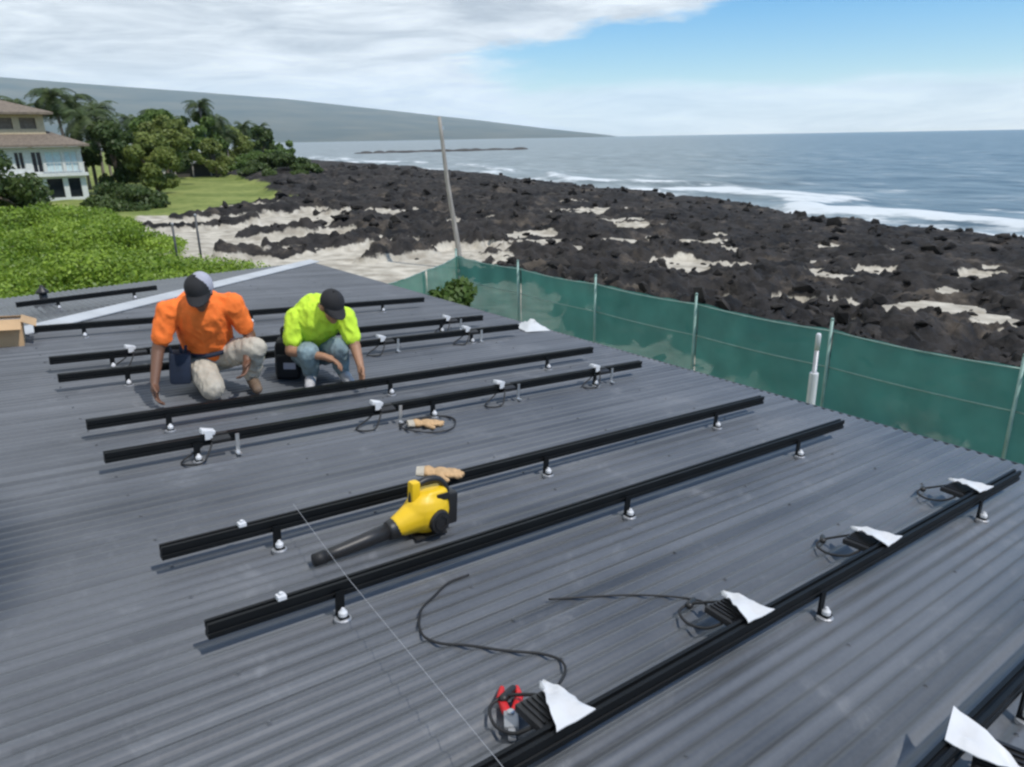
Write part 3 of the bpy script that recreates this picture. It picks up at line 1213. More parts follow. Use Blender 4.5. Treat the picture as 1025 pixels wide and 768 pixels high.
def make_wedge_inverter():
    """local: x down the roof, +y towards the camera side (world +Y), z above ribs; sits on a rail at y=0"""
    r = link("microinverter", None)
    top = RAIL_B + RAIL_H
    p = MB()
    # white plate: broad on the rail, running to a tip on the far side, slightly dished
    nx = 9
    for k in range(nx):
        pass
    V, F = [], []
    rows = 10
    for i in range(rows + 1):
        u = i / rows
        y = 0.028 - u * 0.215
        xa = -0.100 + u * 0.122
        xb = 0.048 - u * 0.008
        y0 = y
        for j in range(5):
            v = j / 4
            y = y0
            x = xa + (xb - xa) * v
            z = top + 0.016 - 0.034 * u * u + 0.016 * mnoise.noise(Vector((u * 5.0, v * 3.0, 2.2))) + 0.007 * math.sin(v * math.pi * 3 + u * 4) * (1 - u)
            y += 0.012 * mnoise.noise(Vector((v * 4, 7.0, u * 3)))
            x += 0.010 * mnoise.noise(Vector((u * 6, 3.0, v)))
            V.append((x, y, z))
    nv = len(V)
    V += [(x, y, z - 0.004) for x, y, z in V]
    for i in range(rows):
        for j in range(4):
            a = i * 5 + j
            F.append((a, a + 1, a + 6, a + 5))
            F.append((nv + a, nv + a + 5, nv + a + 6, nv + a + 1))
    ring = [j for j in range(5)] + [i * 5 + 4 for i in range(1, rows + 1)] + [rows * 5 + j for j in (3, 2, 1, 0)] + [i * 5 for i in range(rows - 1, 0, -1)]
    for i in range(len(ring)):
        a, b = ring[i], ring[(i + 1) % len(ring)]
        F.append((a, nv + a, nv + b, b))
    p.add(V, F)
    soft(p.build("plate", MATS["white_metal"], r), 50)
    bd = MB()
    bd.bbox((-0.010, -0.105, RAIL_B + 0.012), (0.16, 0.125, 0.026), 0.006)
    for x in np.linspace(-0.07, 0.05, 7):
        bd.box((x, -0.105, RAIL_B + 0.028), (0.005, 0.105, 0.008))
    soft(bd.build("body", MATS["black_plastic"], r))
    c = MB()
    c.tube(bez([(0.0, -0.170, .085), (-0.012, -0.225, .055), (-0.045, -0.275, .03), (-0.10, -0.270, .02), (-0.135, -0.20, .022), (-0.125, -0.125, .04), (-0.085, -0.085, .07)], 6), 0.0055, 6)
    c.build("cable", MATS["black_rubber"], r, smooth=True)
    k_ = MB()
    k_.capsule((0.012, -0.298, 0.018), 0.012, (-0.05, -0.268, 0.030), 0.015, 8)
    k_.build("connector", MATS["black_plastic"], r, smooth=True)
    return r


def make_flat_inverter():
    """seen on the farther rails: grey body clamped on the rail with a white bracket and drooping lead"""
    r = link("microinverter", None)
    top = RAIL_B + RAIL_H
    b = MB()
    b.bbox((0.025, 0.026, top - 0.020), (0.105, 0.080, 0.026), 0.006, Matrix.Rotation(math.radians(-14), 3, 'X'))
    soft(b.build("body", MATS["black_plastic"], r))
    w = MB()
    w.bbox((-0.030, -0.005, top + 0.018), (0.075, 0.055, 0.026), 0.006, Matrix.Rotation(0.25, 3, 'Y'))
    w.box((-0.035, 0.037, top + 0.008), (0.040, 0.004, 0.05))
    soft(w.build("bracket", MATS["white_metal"], r))
    c = MB()
    c.tube(bez([(-0.02, 0.05, .105), (-0.05, 0.085, .06), (-0.09, 0.11, .015), (-0.15, 0.10, .006), (-0.19, 0.06, .006), (-0.17, 0.02, .012), (-0.10, 0.015, .05), (-0.05, 0.01, .085)], 6), 0.0055, 6)
    c.build("cable", MATS["black_rubber"], r, smooth=True)
    l = MB()
    l.box((0.115, 0.05, top * .5), (0.022, 0.006, top - .01))
    l.box((0.115, 0.065, 0.010), (0.026, 0.035, 0.008))
    l.build("strap", MATS["galvanised"], r)
    return r


MB.FLIP = True
WED = make_wedge_inverter()
FLAT = make_flat_inverter()
MB.FLIP = False
used = {}


def put(proto, s, d, label, group, spin=0.0):
    if proto.name in used:
        o_ = copy_tree(proto)
    else:
        used[proto.name] = 1
        o_ = proto
    o_.location = WR(s, d)
    o_.rotation_euler = (0, math.atan(SL), -spin)
    return tag(o_, label, "microinverter", group)


GW = "white wedge plates on the nearest full rail"
put(WED, 1.142, 1.22, "white wedge-plated inverter right beside the red-handled tool", GW)
put(WED, 2.03, 1.22, "white wedge-plated inverter, second along nearest rail from the red tool", GW, 0.05)
put(WED, 3.02, 1.22, "white wedge-plated inverter, third along nearest rail from the red tool", GW, -0.06)
put(WED, 4.03, 1.22, "small distant white wedge-plated inverter nearest the green fence", GW, 0.08)
put(WED, 1.99, 0.535, "white wedge-plated inverter in the bottom right corner", GW, math.pi * 0.92)
GF = "small inverters on the rails near the workers"
put(FLAT, 0.99, 4.05, "inverter on rail straight below the orange-shirted worker", GF)
put(FLAT, 2.04, 4.05, "inverter on rail just left of the tan glove in cable loop", GF, 0.06)
put(FLAT, 3.03, 4.05, "inverter on rail to the right of the tan glove in cable loop", GF, -0.05)
put(FLAT, 4.00, 4.05, "inverter nearest the right end of the rail below the workers", GF, 0.03)
put(FLAT, 3.00, 5.78, "inverter on rail just right of the lime-shirted worker", GF)
put(FLAT, 3.93, 5.78, "inverter near right end of the rail behind the lime-shirted worker", GF, 0.1)
put(FLAT, 1.06, 6.33, "inverter on rail to the left of the orange-shirted worker", GF, -0.08)
put(FLAT, 4.06, 6.33, "farthest inverter, near the right end of its rail", GF, 0.05)

# ------------------------------------------------------------------ fence and what stands by it
FS = 10.0
FTOP = 1.83
POST_D = [1.0 - 2.43 * 2 + 0.0, 1.0 - 2.43 + 1.43 - 0.05 + 0.0]
POST_D = [-4.43, -2.0, 0.43, 2.87, 5.17, 7.66, 10.11, 12.53, 14.95]
POST_D = [15.0 - 2.43 * k_ for k_ in range(8, -1, -1)]
fence = thing("fence", "green mesh construction fence between roof and black lava shore", "fence", W(FS, 6, 0))


def gz(s, d):
    return float(ground_z(np.array([float(s)]), np.array([float(d)]))[0])


def fence_panel(a, b, seed):
    """mesh cloth between two plan points, slack between its ties"""
    nx, nz_ = 14, 8
    V, F = [], []
    A, B = Vector((a[0], a[1], 0)), Vector((b[0], b[1], 0))
    t = (B - A).normalized()
    nrm = Vector((t.y, -t.x, 0))
    for i in range(nx + 1):
        u = i / nx
        P = A.lerp(B, u)
        for j in range(nz_ + 1):
            v = j / nz_
            bul = 0.05 * math.sin(u * math.pi) * math.sin(v * math.pi * 2 + seed) + 0.03 * mnoise.noise(Vector((u * 5 + seed * 3, v * 3, seed)))
            sag = -0.035 * math.sin(u * math.pi) * v + 0.012 * math.sin(u * 22 + seed) * v
            bul += 0.018 * math.sin(u * 31 + v * 4 + seed) * v * v
            z = -0.25 + (FTOP + 0.25) * v + sag
            q = P + nrm * bul
            V.append((q.x, q.y, z))
    for i in range(nx):
        for j in range(nz_):
            a_ = i * (nz_ + 1) + j
            F.append((a_, a_ + nz_ + 1, a_ + nz_ + 2, a_ + 1))
    p = MB().add(V, F)
    ob = p.build("mesh_panel", MATS["green_mesh"], None, smooth=True)
    ob.parent = fence
    ob.matrix_parent_inverse = Matrix.Translation(-Vector(fence.location))
    return ob


def in_fence(ob):
    ob.parent = fence
    ob.matrix_parent_inverse = Matrix.Translation(-Vector(fence.location))
    return ob


line = [(FS, d) for d in POST_D] + [(8.3, 13.75), (6.6, 12.85)]
for i in range(len(line) - 1):
    fence_panel(line[i], line[i + 1], i * 1.7)
for i, (s, d) in enumerate(line):
    m = MB()
    h = FTOP + (0.16 if i < len(POST_D) else -0.05)
    m.tube([(s - 0.075, d, -0.45), (s - 0.075, d, h)], 0.023, 8)
    m.lathe([(0.027, h), (0.024, h + .02), (0.01, h + .03)], (s - 0.075, d, 0), 8)
    in_fence(m.build("post", MATS["fence_wire"], smooth=True))
for z_, r_ in ((FTOP - 0.01, 0.011), (1.28, 0.010)):
    for i in range(len(line) - 1):
        (a, b), (c, e) = line[i], line[i + 1]
        sg = -0.035 if z_ > 1.5 else -0.02
        m = MB()
        m.tube([(a + (c - a) * u - 0.055, b + (e - b) * u, z_ + sg * math.sin(u * math.pi)) for u in np.linspace(0, 1, 9)], r_, 6, cap=True)
        in_fence(m.build("tie_wire", MATS["fence_wire"], smooth=True))

# slender post standing between eave and fence
pz = gz(7.0, 3.85)
pst = thing("slender_post", "slim grey post with white cap and white lower sleeve by fence", "post", (7.0, 3.85, pz))
MB().tube([(0, 0, -0.15), (0, 0, 2.45 - pz)], 0.024, 10).build("shaft", MATS["grey_alloy"], pst, smooth=True)
MB().lathe([(0.026, 2.40), (0.026, 2.56), (0.022, 2.575), (0.016, 2.58)], (0, 0, -pz), 12).build("tip", MATS["white_metal"], pst, smooth=True)
MB().lathe([(0.046, 1.55), (0.046, 1.58), (0.046, 2.14), (0.044, 2.15)], (0, 0, -pz), 14).build("sleeve", MATS["white_metal"], pst, smooth=False)

# leaning utility pole on the lava
pb = gz(17.0, 25.3)
pole = thing("wooden_pole", "tall weathered wooden pole leaning left, standing on the lava shore", "pole", (17.0, 25.3, pb))
top = Vector((-0.45, 0.55, 5.38 - pb))
MB().tube([Vector((0, 0, -0.4)) + (top - Vector((0, 0, -.4))) * (k_ / 8) + Vector((0.03 * math.sin(k_), 0, 0)) for k_ in range(9)], [0.112 - 0.005 * k_ for k_ in range(9)], 10).build("trunk", MATS["weathered_pole"], pole, smooth=True)
MB().box(top * 0.93 + Vector((0.1, 0, 0)), (0.10, 0.06, 0.14)).build("bracket", MATS["galvanised"], pole)

for (s_, d_, h_, lb) in ((7.35, 31.0, 1.75, "thin grey post at edge of green hedge, left of two"), (8.25, 31.0, 2.05, "thin grey post standing on the sand, right of two")):
    g0 = gz(s_, d_)
    p_ = thing("thin_post", lb, "post", (s_, d_, g0), group="two thin posts on the sand")
    MB().tube([(0, 0, -0.3), (0.01, 0, h_)], 0.045, 8).build("shaft", MATS["charcoal_trim"], p_, smooth=True)
    MB().lathe([(0.055, h_ - .02), (0.055, h_ + .02), (0.03, h_ + .05)], (0.01, 0, 0), 8).build("cap", MATS["grey_alloy"], p_)

# ------------------------------------------------------------------ vegetation
def leaf_cloud(name, mat, centers, radii, n, size, parent, flat=0.5, up=0.25, elong=1.7, shell=0.55, origin=Vector((0, 0, 0))):
    """many small folded leaf faces filling lumpy clusters"""
    cl = len(centers)
    vol = np.array([r[0] * r[1] * r[2] for r in radii]) ** 0.75
    which = RNG.choice(cl, n, p=vol / vol.sum())
    dirs = RNG.normal(size=(n, 3))
    dirs /= np.linalg.norm(dirs, axis=1)[:, None]
    rad = shell + (1 - shell) * RNG.random(n) ** 0.5
    rad *= 0.88 + 0.24 * RNG.random(n)
    C = np.array(centers)[which]
    R = np.array(radii)[which]
    P = C + dirs * R * rad[:, None]
    nrm = dirs * 0.8 + RNG.normal(size=(n, 3)) * 0.6 + np.array([0, 0, up])
    nrm /= np.linalg.norm(nrm, axis=1)[:, None]
    t = np.cross(nrm, RNG.normal(size=(n, 3)))
    t /= np.linalg.norm(t, axis=1)[:, None] + 1e-9
    b = np.cross(nrm, t)
    sz = size * (0.6 + 0.8 * RNG.random(n))[:, None]
    A = P - t * sz * elong * .5
    Bv = P + b * sz * .5 - nrm * sz * .12
    Cv = P + t * sz * elong * .5
    D = P - b * sz * .5 - nrm * sz * .12
    V = np.stack([A, Bv, Cv, D], 1).reshape(-1, 3) - np.array(origin)
    me = bpy.data.meshes.new(name)
    me.vertices.add(4 * n)
    me.vertices.foreach_set("co", V.ravel())
    me.loops.add(4 * n)
    me.loops.foreach_set("vertex_index", np.arange(4 * n, dtype=np.int32))
    me.polygons.add(n)
    me.polygons.foreach_set("loop_start", np.arange(0, 4 * n, 4, dtype=np.int32))
    me.update(calc_edges=True)
    clump = RNG.random(cl)[which]
    val = np.clip(0.55 * RNG.random(n) + 0.45 * clump, 0, 1)
    a = me.attributes.new("leaf", 'FLOAT', 'FACE')
    a.data.foreach_set("value", val.astype(np.float32))
    me.materials.append(MATS[mat])
    return link(name, me, parent)


def shrub(name, label, s, d, clusters, mat, n, size, cat="shrub", group=None, stems=5, core=None):
    """clusters: (ds, dd, z, rs, rd, rz) about the base"""
    g0 = gz(s, d)
    r = thing(name, label, cat, (s, d, g0), group=group)
    cs = [(c[0], c[1], c[2]) for c in clusters]
    rs = [(c[3], c[4], c[5]) for c in clusters]
    leaf_cloud("foliage", mat, cs, rs, n, size, r)
    m = MB()
    for k_ in range(stems):
        c = random.choice(cs)
        a = Vector((c[0] * 0.3 + random.uniform(-.15, .15), c[1] * 0.3 + random.uniform(-.15, .15), -0.15))
        e = Vector(c)
        m.tube([a, a.lerp(e, .5) + Vector((random.uniform(-.1, .1), random.uniform(-.1, .1), .1)), e], [0.05, 0.035, 0.02], 6)
    m.build("stems", MATS["bark"], r, smooth=True)
    r.children[-1]["kind"] = "stuff"
    return r


def mound(w, dd, h, n, seed, low=0.5):
    rnd = random.Random(seed)
    out = []
    for k_ in range(n):
        a = rnd.uniform(0, 6.283)
        q = math.sqrt(rnd.random())
        x, y = w * q * math.cos(a), dd * q * math.sin(a)
        z = h * (1 - q * q) * rnd.uniform(low, 1.0)
        out.append((x, y, max(z, 0.15), rnd.uniform(.7, 1.25), rnd.uniform(.7, 1.25), rnd.uniform(.35, .6)))
    return out


GH = "bright green shore shrubs left of the sand"
shrub("hedge_shrub", "bright green rounded shrub mound closest to roof at left edge", 3.2, 27.5, mound(4.6, 4.2, 1.0, 60, 1), "leaf_naupaka", 30000, 0.079, group=GH)
shrub("hedge_shrub", "bright green shrub mound reaching out to the two thin posts", 5.2, 38.0, mound(3.4, 5.2, 1.35, 60, 2), "leaf_naupaka", 30000, 0.086, group=GH)
shrub("hedge_shrub", "bright green shrub mound at left edge below the white house", 0.0, 37.0, mound(4.4, 5.5, 1.7, 60, 3), "leaf_naupaka", 30000, 0.086, group=GH)
shrub("hedge_shrub", "bright green shrub mound farthest back, below the dark trees", 4.5, 47.5, mound(4.6, 3.4, 1.35, 50, 4), "leaf_naupaka", 24000, 0.101, group=GH)
shrub("ground_shrub", "low green runner shrub along the roof edge on the sand", 6.2, 27.6, mound(2.6, 2.2, 0.35, 26, 5), "leaf_naupaka", 10500, 0.072)
shrub("corner_shrub", "narrow green bush in the corner of the mesh fence", 8.75, 13.55, [(0, 0, .5, .5, .45, .6), (.15, .2, 1.1, .45, .4, .5), (-.25, -.1, 1.35, .4, .4, .4), (.35, .1, 1.55, .35, .35, .3)], "leaf_mid", 2600, 0.10)


def broad_tree(label, s, d, H, R, mat, n, size, seed, squash=0.8, base=0.25, group=None, trunk=0.22):
    rnd = random.Random(seed)
    g0 = gz(s, d)
    r = thing("broadleaf_tree", label, "tree", (s, d, g0), group=group)
    cs, rs = [], []
    nb = 26
    for k_ in range(nb):
        a = rnd.uniform(0, 6.283)
        q = rnd.random() ** 0.6
        zz = H * (base + (1 - base) * rnd.random() ** 0.8)
        u = (zz / H - base) / (1 - base)
        env = math.sqrt(max(0.05, 1 - (2 * u - 0.85) ** 2 * 0.75))
        x, y = R * q * env * math.cos(a), R * q * env * math.sin(a)
        rr_ = R * rnd.uniform(.20, .34)
        cs.append((x, y, zz - rr_ * .5))
        rs.append((rr_, rr_, rr_ * squash))
    leaf_cloud("crown", mat, cs, rs, n, size, r, shell=0.35)
    m = MB()
    fork = Vector((0, 0, H * 0.32))
    m.tube([(0, 0, -.3), (0.06 * R, 0, H * .16), fork], [trunk * 1.3, trunk, trunk * .85], 8)
    for k_ in range(6):
        c = Vector(cs[k_ * 3])
        m.tube([fork, fork.lerp(c, .5) + Vector((0, 0, .2 * R * .3)), c], [trunk * .55, trunk * .35, trunk * .12], 6)
    m.build("trunk", MATS["bark"], r, smooth=True)
    return r


GT = "leafy trees behind the lawn"
broad_tree("tall tree beside the near end of house, shading roof edge", 0.92, -5.75, 25.0, 2.9, "leaf_dark", 9500, 0.24, 37, base=0.58, trunk=0.3)  # out-of-view tree, added only for the shade it throws on the roof
broad_tree("dark dense tree standing right beside the white house", 15.0, 81.5, 6.6, 3.0, "leaf_dark", 9000, 0.24, 21, group=GT)
broad_tree("olive green bushy tree right of the dark tree by house", 17.9, 79.0, 5.4, 2.7, "leaf_olive", 9000, 0.22, 22, group=GT)
broad_tree("yellowish green rounded tree at left end of the lawn", 23.2, 95.0, 7.6, 3.2, "leaf_olive", 9000, 0.25, 23, group=GT)
broad_tree("tall green tree close behind the yellowish rounded tree", 25.0, 104.0, 8.6, 3.4, "leaf_mid", 8000, 0.28, 34, group=GT)
broad_tree("dense green tree filling the gap left of the hut", 27.0, 111.0, 8.4, 3.6, "leaf_dark", 8000, 0.28, 35, group=GT)
broad_tree("olive leafy tree partly hiding the front of the hut", 33.8, 112.5, 5.2, 2.6, "leaf_olive", 7000, 0.24, 36, group=GT)
broad_tree("olive tree above the dark low hut's left end", 30.5, 124.0, 9.0, 4.2, "leaf_olive", 8000, 0.32, 24, group=GT)
broad_tree("green tree above the dark low hut's right end", 36.5, 127.0, 9.4, 4.2, "leaf_mid", 8000, 0.32, 25, group=GT)
broad_tree("sparse brownish tree standing right of the dark hut", 43.0, 137.0, 7.8, 4.4, "leaf_olive", 6000, 0.34, 26, group=GT)
broad_tree("small dark tree right of the palm group", 54.0, 150.0, 7.8, 3.4, "leaf_dark", 5000, 0.36, 27, group=GT)
broad_tree("lone small bright tree at the far right end of tree row", 68.5, 178.0, 6.2, 3.4, "leaf_mid", 5000, 0.4, 28, base=0.1, group=GT)
broad_tree("low tree right of the tree row, in front of sea", 59.5, 166.0, 4.4, 5.0, "leaf_olive", 5000, 0.4, 29, base=0.05, group=GT)
broad_tree("dark rounded bush-like tree at left edge before the white house", 3.5, 64.0, 4.2, 4.0, "leaf_dark", 9000, 0.22, 30, base=0.05, group=GT)
shrub("dark_shrub", "dark shrub thicket at the left near corner of the lawn", 12.2, 64.0, mound(2.6, 4.0, 1.9, 26, 31), "leaf_dark", 8000, 0.18)
shrub("dark_shrub", "dark shrub clump at right edge of lawn against lava", 38.5, 100.0, mound(4.2, 9.0, 2.6, 34, 32), "leaf_dark", 8000, 0.26)
shrub("dark_shrub", "olive shrubs along the far right side of the lawn", 46.0, 125.0, mound(7.0, 8.0, 3.0, 34, 33), "leaf_mid", 8000, 0.3)


def palm_mesh(seed, H):
    rnd = random.Random(seed)
    tr = MB()
    lean = Vector((rnd.uniform(-.6, .6), rnd.uniform(-.6, .6), 0))
    pts = [Vector((0, 0, -.3)) + lean * (k_ / 8) ** 2 + Vector((0, 0, (H + .3) * k_ / 8)) for k_ in range(9)]
    tr.tube(pts, [0.24] + [0.17 - 0.006 * k_ for k_ in range(8)], 8)
    topp = pts[-1]
    V, F, val = [], [], []
    for k_ in range(38):
        a = rnd.uniform(0, 6.283)
        el = math.radians(rnd.uniform(-35, 75))
        L = rnd.uniform(2.3, 3.2)
        dirh = Vector((math.cos(a), math.sin(a), 0))
        side = Vector((-math.sin(a), math.cos(a), 0))
        p = topp.copy()
        e = el
        sh = rnd.random()
        seg = 9
        prev = p
        for q in range(seg):
            step = L / seg
            nxt = prev + (dirh * math.cos(e) + Vector((0, 0, math.sin(e)))) * step
            e -= math.radians(rnd.uniform(9, 16))
            wl = 0.75 * math.sin(math.pi * (q + 1.2) / (seg + 1.6))
            for sg in (-1, 1):
                for h_ in (0.25, 0.75):
                    b0 = prev.lerp(nxt, h_ - .2)
                    b1 = prev.lerp(nxt, h_ + .2)
                    tip = prev.lerp(nxt, h_) + side * sg * wl + dirh * .28 * wl + Vector((0, 0, -wl * rnd.uniform(.3, .75)))
                    i0 = len(V)
                    V += [tuple(b0), tuple(b1), tuple(tip)]
                    F.append((i0, i0 + 1, i0 + 2))
                    val.append(min(1, max(0, sh * .7 + rnd.random() * .3)))
            prev = nxt
    cr = bpy.data.meshes.new("crown")
    cr.from_pydata(V, [], F)
    at = cr.attributes.new("leaf", 'FLOAT', 'FACE')
    at.data.foreach_set("value", val)
    cr.materials.append(MATS["leaf_palm"])
    return tr.mesh("trunk", MATS["palm_bark"], True), cr


PV = {8: palm_mesh(41, 8.0), 9: palm_mesh(42, 9.2), 10: palm_mesh(43, 10.2), 7: palm_mesh(44, 6.6)}


def palm(label, s, d, h, sc=1.0):
    r = thing("palm_tree", label, "palm", (s, d, gz(s, d)), (0, 0, random.uniform(0, 6)), "coconut palms along the shore")
    a, b = PV[h]
    link("trunk", a, r)
    link("crown", b, r)
    r.scale = (sc, sc, sc)
    return r


palm("palm leaning out between house roof and dark tree", 13.6, 84.0, 7, 1.05)
palm("dense dark palm right behind the tallest palm", 14.2, 92.0, 9, 0.97)
palm("tallest palm rising right behind the house roof", 12.3, 88.0, 9, 1.0)
palm("lower palm just right of the tallest palm behind house", 15.2, 89.0, 8, 0.98)
palm("palm showing left of the tallest palm, above house roof", 9.6, 93.0, 8, 1.02)
palm("half-height palm behind the dark tree by the house", 17.0, 95.0, 7, 0.95)
palm("tall palm standing highest in the middle palm group", 37.0, 126.0, 10, 1.0)
palm("palm just right of the highest one in middle group", 40.0, 130.0, 8, 1.02)
palm("thin palm poking up left of the middle palm group", 31.0, 130.0, 9, 0.98)
palm("leftmost palm of the middle group, over olive tree", 27.0, 130.0, 8, 1.0)
palm("palm between the thin palm and the highest middle palm", 34.5, 134.0, 8, 1.0)
palm("short palm at the right side of the middle group", 42.0, 132.0, 7, 0.9)
palm("palm of the right-hand pair, near the small dark tree", 50.0, 146.0, 8, 0.95)
palm("rightmost palm, beyond the small dark tree", 55.5, 152.0, 8, 0.92)

# ------------------------------------------------------------------ far buildings
def hip_roof(m, s0, s1, d0, d1, z0, z1, inset):
    """hip roof: eave rectangle, ridge along s"""
    V = [W(s0, d0, z0), W(s1, d0, z0), W(s1, d1, z0), W(s0, d1, z0), W(s0 + inset, (d0 + d1) / 2, z1), W(s1 - inset, (d0 + d1) / 2, z1),
         W(s0, d0, z0 - .18), W(s1, d0, z0 - .18), W(s1, d1, z0 - .18), W(s0, d1, z0 - .18)]
    m.add(V, [(0, 1, 5, 4), (1, 2, 5), (2, 3, 4, 5), (3, 0, 4), (6, 7, 1, 0), (7, 8, 2, 1), (8, 9, 3, 2), (9, 6, 0, 3), (9, 8, 7, 6)])


def villa():
    h = thing("villa", "two-storey white and tan house with brown hip roofs behind hedge", "house", W(6, 80, 0))
    loc = Vector(h.location)

    def part(m, name, mat, par=None):
        ob = m.build(name, mat)
        ob.parent = par or h
        if par is None:
            ob.matrix_parent_inverse = Matrix.Translation(-loc)
        else:
            ob.matrix_parent_inverse = Matrix.Translation(-loc)
        return ob

    def face_wall(s0, s1, z0, z1, d, holes, mat, thick=0.25):
        """front wall facing the camera, real openings"""
        xs = sorted({s0, s1, *[x for q in holes for x in (q[0], q[1])]})
        zs = sorted({z0, z1, *[x for q in holes for x in (q[2], q[3])]})
        m = MB()
        for i in range(len(xs) - 1):
            for j in range(len(zs) - 1):
                cx_, cz_ = (xs[i] + xs[i + 1]) / 2, (zs[j] + zs[j + 1]) / 2
                if any(q[0] < cx_ < q[1] and q[2] < cz_ < q[3] for q in holes):
                    continue
                m.box(W(cx_, d + thick / 2, cz_), (xs[i + 1] - xs[i], thick, zs[j + 1] - zs[j]))
        part(m, "wall", mat)
    # ground floor: open bays with white piers
    g_holes = [(8.55, 9.75, 0.25, 1.85), (10.15, 11.1, 0.25, 1.85), (5.2, 7.9, 0.25, 1.85), (1.5, 4.6, .25, 1.85)]
    face_wall(-5, 11.55, 0, 2.05, 76, g_holes, MATS["house_white"])
    # first floor
    f_holes = [(6.55, 7.25, 2.75, 4.05), (7.75, 8.55, 2.45, 4.05), (8.75, 10.0, 2.45, 4.05), (10.2, 11.2, 2.45, 4.05), (3.2, 4.6, 2.75, 4.0), (.5, 2.0, 2.75, 4.0)]
    face_wall(-5, 11.55, 2.3, 4.45, 76.02, f_holes, MATS["house_white"])
    m = MB()
    m.box(W(3.3, 75.9, 2.175), (16.9, 0.9, 0.25))
    part(m, "balcony_slab", MATS["house_white"])
    m = MB()
    m.box(W(3.3, 80.3, 2.2), (16.4, 7.9, 4.3))
    part(m, "core", MATS["hut_wall"])
    for (a, b, c, e) in f_holes:
        w = MB()
        mat = MATS["pale_curtain"] if a > 8.6 else MATS["dark_glass"]
        w.box(W((a + b) / 2, 76.19, (c + e) / 2), (b - a, 0.03, e - c))
        ob = part(w, "window", mat)
        fr = MB()
        for x in (a + .03, (a + b) / 2, b - .03):
            fr.box(W(x, 76.14, (c + e) / 2), (0.06, 0.05, e - c - .002))
        fo = fr.build("frame", MATS["house_white"])
        fo.parent = ob
    for (a, b, c, e) in g_holes:
        w = MB()
        w.box(W((a + b) / 2, 76.2, (c + e) / 2), (b - a, 0.03, e - c))
        part(w, "door", MATS["dark_glass"])
    # balcony railing
    m = MB()
    for x in np.arange(8.7, 11.7, 0.28):
        m.box(W(x, 75.52, 2.72), (0.035, 0.035, 0.84))
    m.box(W(10.1, 75.52, 3.16), (3.0, 0.05, 0.05))
    part(m, "railing", MATS["house_white"])
    m = MB()
    hip_roof(m, -6, 12.2, 75.2, 86.4, 4.65, 6.9, 5.2)
    part(m, "roof", MATS["shingle_brown"])
    # upper floor
    u_holes = [(5.7, 7.1, 5.95, 6.85), (7.6, 8.8, 5.95, 6.85), (2.0, 4.6, 5.95, 6.85)]
    face_wall(-6, 9.4, 5.1, 7.1, 77.4, u_holes, MATS["house_tan"])
    m = MB()
    m.box(W(1.7, 80.6, 6.1), (15.3, 5.6, 1.95))
    part(m, "upper_core", MATS["house_tan"])
    for (a, b, c, e) in u_holes:
        w = MB()
        w.box(W((a + b) / 2, 77.6, (c + e) / 2), (b - a, 0.03, e - c))
        part(w, "window", MATS["shingle_brown"])
    m = MB()
    hip_roof(m, -7, 10.1, 76.5, 85.0, 7.28, 8.75, 4.6)
    part(m, "roof", MATS["shingle_brown"])
    m = MB()
    m.box(W(4.9, 80.6, 8.85), (0.7, 0.7, 0.7))
    part(m, "chimney", MATS["hut_roof"])


villa()


def hut():
    h = thing("hut", "low dark open-sided hut with grey roof behind the lawn", "hut", W(31, 118, 0))
    loc = Vector(h.location)
    z0 = gz(31, 118)

    def part(m, name, mat):
        ob = m.build(name, mat)
        ob.parent = h
        ob.matrix_parent_inverse = Matrix.Translation(-loc)
    m = MB()
    m.box(W(31.5, 118.5, z0 + 1.0), (10, 4.5, 2.0))
    part(m, "wall", MATS["hut_wall"])
    m = MB()
    hip_roof(m, 25.8, 37.2, 115.4, 121.6, z0 + 2.0, z0 + 3.0, 2.4)
    part(m, "roof", MATS["hut_roof"])
    for x in (26.5, 29, 31.5, 34, 36.4):
        m = MB()
        m.box(W(x, 115.7, z0 + .95), (0.18, 0.18, 2.0))
        part(m, "column", MATS["weathered_pole"])
    m = MB()
    m.box(W(27.6, 116.1, z0 + .7), (1.3, 0.2, 1.2))
    part(m, "door", MATS["house_white"])


hut()
wl = MB()
for k_ in range(3):
    wl.box(W(44 + k_ * 5.2, 150 + k_ * 4.4, 1.9), (5.3, 0.3, 2.6), Matrix.Rotation(0.70, 3, 'Z'))
tag(wl.build("garden_wall", MATS["house_white"]), "long low white wall seen between the far trees", "wall")

# ------------------------------------------------------------------ people
def blob(m, name, mat, voxel, smooth=6, wrinkle=0.0, wscale=9.0, parent=None, fac=0.5):
    """one continuous skin over overlapping limbs"""
    me = m.mesh(name + "_raw", mat)
    ob = bpy.data.objects.new(name + "_tmp", me)
    COL.objects.link(ob)
    md = ob.modifiers.new("r", 'REMESH')
    md.mode = 'VOXEL'
    md.voxel_size = voxel
    sm = ob.modifiers.new("s", 'SMOOTH')
    sm.factor = fac
    sm.iterations = smooth
    dg = bpy.context.evaluated_depsgraph_get()
    ev = ob.evaluated_get(dg)
    new = bpy.data.meshes.new_from_object(ev)
    bpy.data.objects.remove(ob)
    bpy.data.meshes.remove(me)
    new.name = name
    if wrinkle:
        nr = [v.normal.copy() for v in new.vertices]
        for v, n_ in zip(new.vertices, nr):
            p = v.co * wscale
            # drawn folds: sharp creases between soft swells
            q_ = Vector((p.x * 1.5 + p.z * .5, p.y * 1.5, p.z * .9 - p.x * .4))
            w_ = mnoise.noise(p) * 0.45 + 0.95 - abs(mnoise.noise(q_)) * 1.9 - abs(mnoise.noise(q_ * 2.1 + Vector((5, 1, 2)))) * 0.6
            v.co += n_ * w_ * wrinkle
    new.polygons.foreach_set("use_smooth", [True] * len(new.polygons))
    new.materials.clear()
    new.materials.append(mat)
    return link(name, new, parent)


